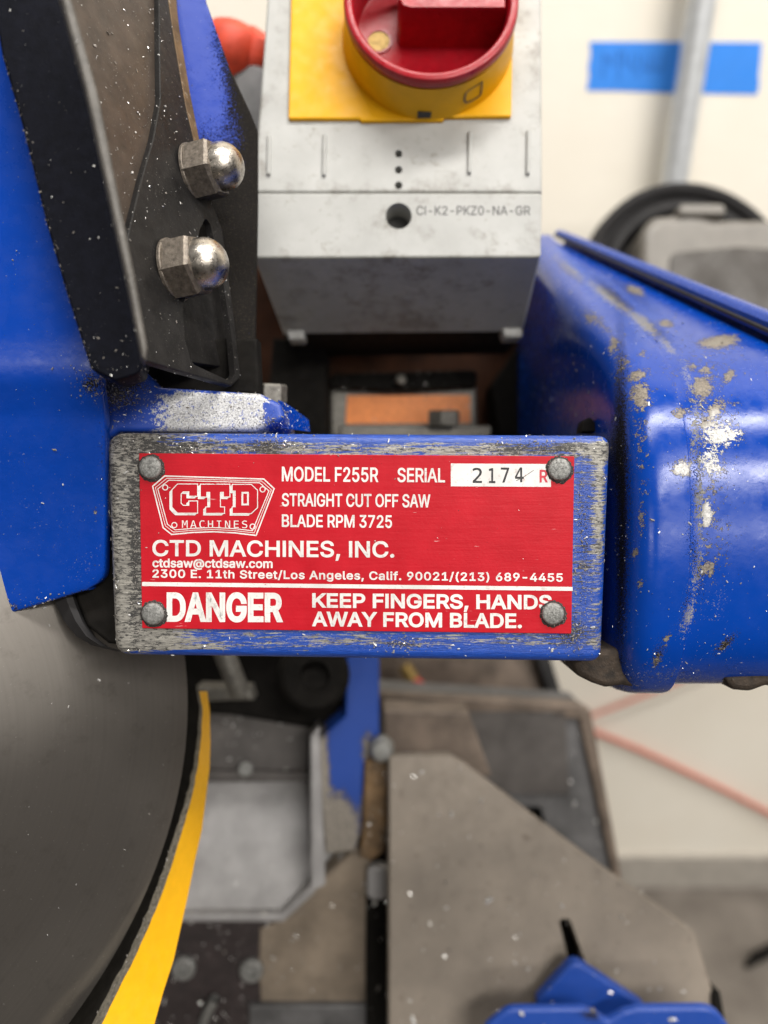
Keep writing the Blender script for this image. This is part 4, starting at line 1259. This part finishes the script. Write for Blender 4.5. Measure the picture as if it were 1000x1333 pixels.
def caph(fnt, bold):
    k = (fnt.name if fnt else '', bold)
    if k not in CAPH:
        v, _ = glyphs('H', fnt, bold); CAPH[k] = (v[:, 1].min(), v[:, 1].max())
    return CAPH[k]
def text(name, body, x0, x1, yt, yb, plane, mat, parent, lift, bold=0.0, fnt=None, slope=0.0085, spacing=1.0, shear=0.0):
    """lettering whose caps fill yt..yb and whose width fills x0..x1 (photo pixels) on the plane; bold (mm) thickens every stroke."""
    fnt = fnt or F_SANS
    v, f = glyphs(body, fnt, 0.0, spacing)
    lo, hi = caph(fnt, 0.0)
    k = bold / 0.18 * 1.0
    x0, x1, yt, yb = x0 + k, x1 - k, yt + k, yb - k
    xa, xb = v[:, 0].min(), v[:, 0].max()
    mb = MB()
    pts = []
    for x, y in v:
        fy = (y - lo) / (hi - lo)
        px_ = x0 + (x - xa) / (xb - xa) * (x1 - x0) + shear * fy
        py_ = yb - fy * (yb - yt) + (px_ - x0) * slope
        pts.append(plane.at(px_, py_) + plane.n * lift)
    mb.add(pts, f)
    if bold > 0:
        cnt = {}
        for g in f:
            for a, b in zip(g, g[1:] + g[:1]):
                kk = (min(a, b), max(a, b)); cnt[kk] = cnt.get(kk, 0) + 1
        nx = {}
        for g in f:
            for a, b in zip(g, g[1:] + g[:1]):
                if cnt[(min(a, b), max(a, b))] == 1: nx[a] = b
        seen = set()
        for st_ in list(nx):
            if st_ in seen: continue
            lp, c_ = [], st_
            while c_ not in seen and c_ in nx:
                seen.add(c_); lp.append(c_); c_ = nx[c_]
            if len(lp) < 3: continue
            q = []
            for i_ in lp:
                u_ = plane.uv(pts[i_])
                if not q or (u_ - q[-1]).length > 1e-3: q.append(u_)
            if len(q) < 3: continue
            stroke(mb, [tuple(u_) for u_ in q], plane, bold * 2, lift + .004, closed=True, px=False)
    return mb.build(name, mat, parent, smooth=0)

text('printed_code', 'CI-K2-PKZ0-NA-GR', 542, 690, 269, 281, PS, M['grey_ink'], ps, .53, .04, slope=0.0)
mb = MB()
for s in (10, 5): stroke(mb, [(577 - s, 233 - s), (577 + s, 233 - s), (577 + s, 233 + s), (577 - s, 233 + s)], PT, .25, .03, closed=True)
mb.build('moulded_mark', simple('pale_moulded_line', (0.36, 0.35, 0.33), .6), ps, smooth=0)

# ------------------------------------------------------------------ nameplate
PN = PB.shifted(0.55)
npl = thing('nameplate', 'red enamelled nameplate with white lettering riveted to the rubbed blue block', 'nameplate', PN.at(465, 822))
mb = MB()
prism(mb, [(181, 590, .3), (748, 594, .3), (744, 825, .3), (185, 818, .3)], PN, .6, .12, spacing=4, seg=2, step=4)
mb.build('plate', M['plate'], npl)
LW = .035
def W_(name, body, x0, x1, yt, yb, bold=0.0, mat='white_ink', **k):
    return text(name, body, x0, x1, yt, yb, PN, M[mat], npl, LW, bold, **k)
W_('lettering', 'MODEL F255R', 367, 492.5, 607.5, 626.5, .085)
W_('lettering', 'SERIAL', 517.5, 579.3, 609, 627.5, .085)
W_('lettering', 'STRAIGHT CUT OFF SAW', 367, 560.3, 642, 659, .08)
W_('lettering', 'BLADE RPM 3725', 367, 510.5, 669.5, 686, .08)
W_('lettering', 'CTD MACHINES, INC.', 198.5, 513.5, 702.8, 724, .13, slope=.006)
W_('lettering', 'ctdsaw@ctdsaw.com', 198.5, 355, 727, 738.6, .09, slope=.006)
W_('lettering', '2300 E. 11th Street/Los Angeles, Calif. 90021/(213) 689-4455', 198.5, 732.8, 741, 752, .08, slope=.0100, spacing=1.06)
W_('lettering', 'DANGER', 217, 367.8, 771, 809.5, .36, slope=.004)
W_('lettering', 'KEEP FINGERS, HANDS', 406.5, 718.5, 772, 791, .17, slope=.0085)
W_('lettering', 'AWAY FROM BLADE.', 406.5, 679.5, 796, 815.3, .17, slope=.0095)
def quad(mb, pts, plane, lift):
    mb.add([plane.at(*p) + plane.n * lift for p in pts], [list(range(len(pts)))])
mb = MB(); quad(mb, [(185, 757.5), (745.7, 764), (745.6, 769.2), (185, 762.8)], PN, LW); mb.build('dividing_line', M['white_ink'], npl, smooth=0)
mb = MB(); quad(mb, [(587, 603.3), (717.5, 604), (717.3, 633.8), (587, 633)], PN, LW); mb.build('serial_field', M['white_ink'], npl, smooth=0)
for ch, x0, x1, dy in (('2', 615.5, 627.5, .6), ('1', 636.5, 645, .8), ('7', 652, 663, 0), ('4', 670.5, 682, -.3)):
    text('stamped_digit', ch, x0, x1, 608.6 + dy, 628 + dy, PN, M['black_ink'], npl, LW * 2, .05, F_MONO, slope=0.01)
text('lettering', 'R', 702.5, 713, 611.5, 628, PN, M['red_ink'], npl, LW * 2, .10, slope=0)
mb = MB(); stroke(mb, [(672, 626), (683, 620), (695, 612)], PN, .12, LW * 2.2); mb.build('scratch', M['grey_ink'], npl, smooth=0)
# emblem
emb = MB()
outer = [(198.8, 633), (214.5, 619.6), (343.5, 623.6), (357, 636), (333.5, 697), (305, 693.5), (277, 692.2), (250, 693.2), (223.5, 695.8), (212.5, 687)]
cx, cy = 278, 656
def inset(l, kx, ky): return [(cx + (x - cx) * kx, cy + (y - cy) * ky) for x, y in l]
stroke(emb, outer, PN, .30, LW, closed=True)
stroke(emb, inset(outer, .955, .92), PN, .14, LW, closed=True)
stroke(emb, inset(outer, .915, .85), PN, .2, LW, closed=True)
for (x, y) in ((215.2, 634.5), (342, 637), (227, 683.5), (329, 685.5)):
    stroke(emb, circ(x, y, 3.4, 14), PN, .22, LW, closed=True)
eo = emb.build('emblem', M['white_ink'], npl, smooth=0)
Cp = [(.22, 0), (1, 0), (1, .42), (.66, .42), (.66, .27), (.44, .27), (.36, .34), (.36, .66), (.44, .73), (.66, .73), (.66, .58), (1, .58), (1, 1), (.22, 1), (0, .8), (0, .2)]
Tp = [(0, 0), (1, 0), (1, .44), (.78, .44), (.78, .28), (.68, .28), (.68, .78), (.82, .78), (.82, 1), (.18, 1), (.18, .78), (.32, .78), (.32, .28), (.22, .28), (.22, .44), (0, .44)]
Dp = [(0, 0), (.75, 0), (1, .2), (1, .8), (.75, 1), (0, 1), (0, .77), (.12, .77), (.12, .23), (0, .23)]
def polyfill(mb, pts, lift):
    q = [PN.uv(PN.at(*p)) for p in pts]
    v, f = fill2d(q)
    mb.add([PN.xyz(p, lift) for p in v], [list(x) for x in f])
sm, lm, rm = MB(), MB(), MB()
for L_, (xa, xb) in ((Cp, (224, 257.5)), (Tp, (261, 299.5)), (Dp, (302.5, 335.5))):
    yt, yb = 630, 668
    pp = [(xa + u * (xb - xa), yt + (xa - 224) * .006 + v * (yb - yt)) for u, v in L_]
    for k in range(1, 4): polyfill(sm, [(x - 1.1 * k, y + .9 * k) for x, y in pp], LW * (2.4 - .2 * k))
    stroke(lm, pp, PN, .2, LW * 4, closed=True)
    polyfill(rm, pp, LW * 3)
    # letters keep a white inner line like the printed plate
    if L_ is Dp: stroke(lm, [(xa + .40 * 33, yt + .30 * 38), (xa + .62 * 33, yt + .30 * 38), (xa + .62 * 33, yt + .70 * 38), (xa + .40 * 33, yt + .70 * 38)], PN, .42, LW * 4.2, closed=True)
sm.build('emblem_shadow', M['white_ink'], eo, smooth=0)
rm.build('emblem_letters', M['plate'], eo, smooth=0)
lm.build('emblem_outline', M['white_ink'], eo, smooth=0)
text('emblem_word', 'MACHINES', 237, 322, 677.5, 687, PN, M['white_ink'], eo, LW, .0, F_MONO, slope=.004, spacing=1.25)
# rivets with packed grime round them
def rivet(px, py, r=2.65, seed=0):
    rr = random.Random(seed)
    c = PN.at(px, py)
    mb = MB()
    lathe(mb, c, PN.n, [(r, 0), (r, .55), (r * .95, .8), (r * .82, .98), (r * .5, 1.08), (0.001, 1.1)], 32)
    for i in range(len(mb.v)):
        mb.v[i] += Vector((rr.uniform(-1, 1), rr.uniform(-1, 1), rr.uniform(-1, 1))) * .04
    rv = mb.build('rivet', M['rivet'], npl, smooth=50)
    g = MB()
    n = 40
    rows = []
    for k in range(n + 1):
        a = 2 * math.pi * (k % n) / n
        w = r + .25 + (.45 * rr.random()) + .35 * max(0, math.cos(a + rr.uniform(-.2, .2) + .9))
        d = Vector((0, 0, 0)) + PN.e1 * math.cos(a) + PN.e2 * math.sin(a)
        rows.append([c + d * (r - .1) + PN.n * .42, c + d * (r + (w - r) * .5) + PN.n * .32, c + d * w + PN.n * .012])
    grid(g, rows); weld(g)
    g.build('grime_ring', M['grimering'], rv)
    return rv
for i, (a, b) in enumerate(((196.5, 608.5), (728, 611), (200, 798.5), (719.5, 798.5))): rivet(a, b, seed=i)

# ------------------------------------------------------------------ metal shavings and grit lying on everything near
from mathutils import noise as mnoise
def area_scatter(objs, dens, sz, mbx, zone=None, dull=0.45):
    for o in objs:
        me = o.data
        org = Vector(o['_o'])
        me.calc_loop_triangles()
        for tr in me.loop_triangles:
            w = [org + me.vertices[i].co for i in tr.vertices]
            c = [from_world(p) for p in w]
            nrm = (c[1] - c[0]).cross(c[2] - c[0])
            A = nrm.length / 2
            if A < 1e-6: continue
            nrm.normalize()
            mid = (c[0] + c[1] + c[2]) / 3
            if nrm.dot(mid) > 0: nrm = -nrm
            x, y = px_of(mid)
            if not (-20 < x < 1020 and -20 < y < 1350): continue
            d = dens * (zone(x, y) if zone else 1)
            if mbx is chips: d *= max(.08, 1.0 + 2.6 * mnoise.noise(Vector((x * .022, y * .022, 3))) + 1.2 * mnoise.noise(Vector((x * .08, y * .08, 8))))
            k = A * d
            k = int(k) + (1 if random.random() < k - int(k) else 0)
            for _ in range(k):
                r1, r2 = random.random(), random.random()
                if r1 + r2 > 1: r1, r2 = 1 - r1, 1 - r2
                p = c[0] + (c[1] - c[0]) * r1 + (c[2] - c[0]) * r2
                s = sz * (.45 + random.expovariate(1.6))
                s = min(s, sz * 2.6)
                a = Vector((random.gauss(0, 1), random.gauss(0, 1), random.gauss(0, 1)))
                a = (a - nrm * a.dot(nrm) * .6).normalized()
                b = (nrm + Vector((random.gauss(0, .5), random.gauss(0, .5), random.gauss(0, .5)))).cross(a).normalized()
                u = a.cross(b)
                L_, Wd, T_ = s * random.uniform(.6, 1.5), s * random.uniform(.3, .7), s * .16
                q = p + nrm * (s * .18)
                (grit if mbx is chips and random.random() < dull else mbx).add([q - a * L_ * .5 - b * Wd * .3, q + a * L_ * .35 - b * Wd * .5, q + a * L_ * .5 + b * Wd * .3, q - a * L_ * .2 + b * Wd * .5,
                         q - a * L_ * .3 + u * T_, q + a * L_ * .25 + u * T_ * 1.2],
                        [[0, 1, 2, 3], [0, 4, 5, 1], [1, 5, 2], [2, 5, 4, 3], [3, 4, 0]])
def kid(root, *names):
    return [c for c in root.children_recursive if c.name.split('.')[0] in names]
def bump_(x, y, l): return sum(a * math.exp(-((x - cx) / rx) ** 2 - ((y - cy) / ry) ** 2) for cx, cy, rx, ry, a in l)
chips = MB(); grit = MB()
area_scatter(kid(arm, 'mounting_block'), .10, .42, chips, lambda x, y: .5 + bump_(x, y, [(330, 580, 200, 14, 5), (700, 580, 60, 10, 3), (180, 700, 60, 120, 1.5), (740, 820, 40, 20, 2), (520, 840, 40, 12, 3)]))
area_scatter(kid(arm, 'mounting_block'), 1.6, .30, grit, lambda x, y: bump_(x, y, [(345, 578, 40, 12, 3), (758, 690, 9, 120, 1.5), (740, 812, 26, 30, 2), (520, 838, 30, 9, 2.5), (180, 700, 8, 120, 1.5), (700, 580, 60, 8, 2), (170, 580, 40, 20, 1)]))
area_scatter(kid(arm, 'lug', 'lug_side'), .16, .36, chips, lambda x, y: 1 + bump_(x, y, [(150, 520, 40, 30, 3), (355, 548, 20, 12, 4), (390, 555, 20, 12, 3)]))
area_scatter(kid(arm, 'lug'), 1.3, .34, grit, lambda x, y: bump_(x, y, [(150, 515, 36, 26, 2.5), (350, 548, 14, 9, 3)]))
area_scatter(kid(arm, 'motor_housing'), .05, .34, chips, lambda x, y: .7 + bump_(x, y, [(920, 560, 60, 80, 3), (905, 740, 12, 120, 2), (880, 860, 100, 40, 1.5), (815, 700, 15, 200, 2)]))
area_scatter(kid(arm, 'motor_housing'), .7, .25, grit, lambda x, y: bump_(x, y, [(908, 700, 8, 130, .8), (860, 430, 40, 30, .5), (780, 885, 60, 14, 2), (985, 895, 40, 10, 2), (945, 838, 22, 10, .8)]))
area_scatter(kid(gd, 'bracket_flange'), .075, .26, chips, lambda x, y: .5 + bump_(x, y, [(150, 480, 50, 40, 3), (60, 250, 40, 60, .5)]), .6)
def near_line(pts, w):
    def fz(x, y):
        for (a, b), (c, d) in zip(pts, pts[1:]):
            if b <= y <= d: return math.exp(-((x - (a + (c - a) * (y - b) / (d - b)) - 3) / w) ** 2)
        return 0
    return fz
area_scatter(kid(gd, 'bracket_flange'), 2.2, .26, grit, near_line([(2, 70), (28, 160), (60, 290), (86, 380), (118, 490)], 5))
area_scatter(kid(gd, 'bracket_web', 'web_channel', 'bracket_corner'), .12, .32, chips, lambda x, y: .6 + bump_(x, y, [(180, 130, 50, 130, 1.3)]))
area_scatter(kid(gd, 'guard_shell'), .012, .40, chips, lambda x, y: .6 + bump_(x, y, [(115, 500, 30, 30, 40), (60, 780, 100, 20, 5), (130, 640, 8, 120, 5)]))
area_scatter(kid(gd, 'guard_shell'), .9, .32, grit, lambda x, y: bump_(x, y, [(122, 500, 18, 18, 3), (85, 782, 60, 7, 1.6), (0, 805, 40, 10, 2)]))
area_scatter(kid(npl, 'plate'), .012, .28, chips, lambda x, y: 1 + bump_(x, y, [(197, 620, 30, 20, 5), (727, 605, 30, 14, 10), (440, 592, 300, 4, 10)]))
area_scatter(kid(arm, 'terminal_box', 'base_bar', 'sooty_cap', 'bolt_head'), .10, .5, chips)
area_scatter(kid(saw, 'front_plate', 'chute_plate', 'screw_block', 'rusty_strip', 'slot_floor', 'chute_back', 'bright_lip'), .022, 1.1, chips, None, .15)
area_scatter(kid(fe, 'steel_plate') + kid(re_, 'fence_body') + kid(cl, 'pointed_wing', 'clamp_body'), .010, 1.1, chips, None, .15)
area_scatter(kid(bl, 'disc'), .006, .35, chips)
area_scatter(kid(sh, 'scraped_edge'), .3, .6, grit)
co = chips.build('metal_shavings', M['chip'], None, smooth=0, origin=P(400, 580, 180)); co['kind'] = 'stuff'; tag(co, 'bright metal shavings scattered over the saw', 'shavings')
co = grit.build('swarf_grit', M['dustchip'], None, smooth=0, origin=P(400, 580, 180)); co['kind'] = 'stuff'; tag(co, 'dull dark grit packed in corners of the saw', 'grit')

# turn the disc's own axis onto its local Z so that its brushing runs round it
dsc = kid(bl, 'disc')[0]
wnrm = (RM @ Vector((bn.x, bn.y, -bn.z))).normalized()
qd = wnrm.to_track_quat('Z', 'Y')
dsc.data.transform(qd.inverted().to_matrix().to_4x4())
dsc.rotation_mode = 'QUATERNION'
dsc.rotation_quaternion = qd

for o in bpy.data.objects:
    if '_o' in o.keys(): del o['_o']
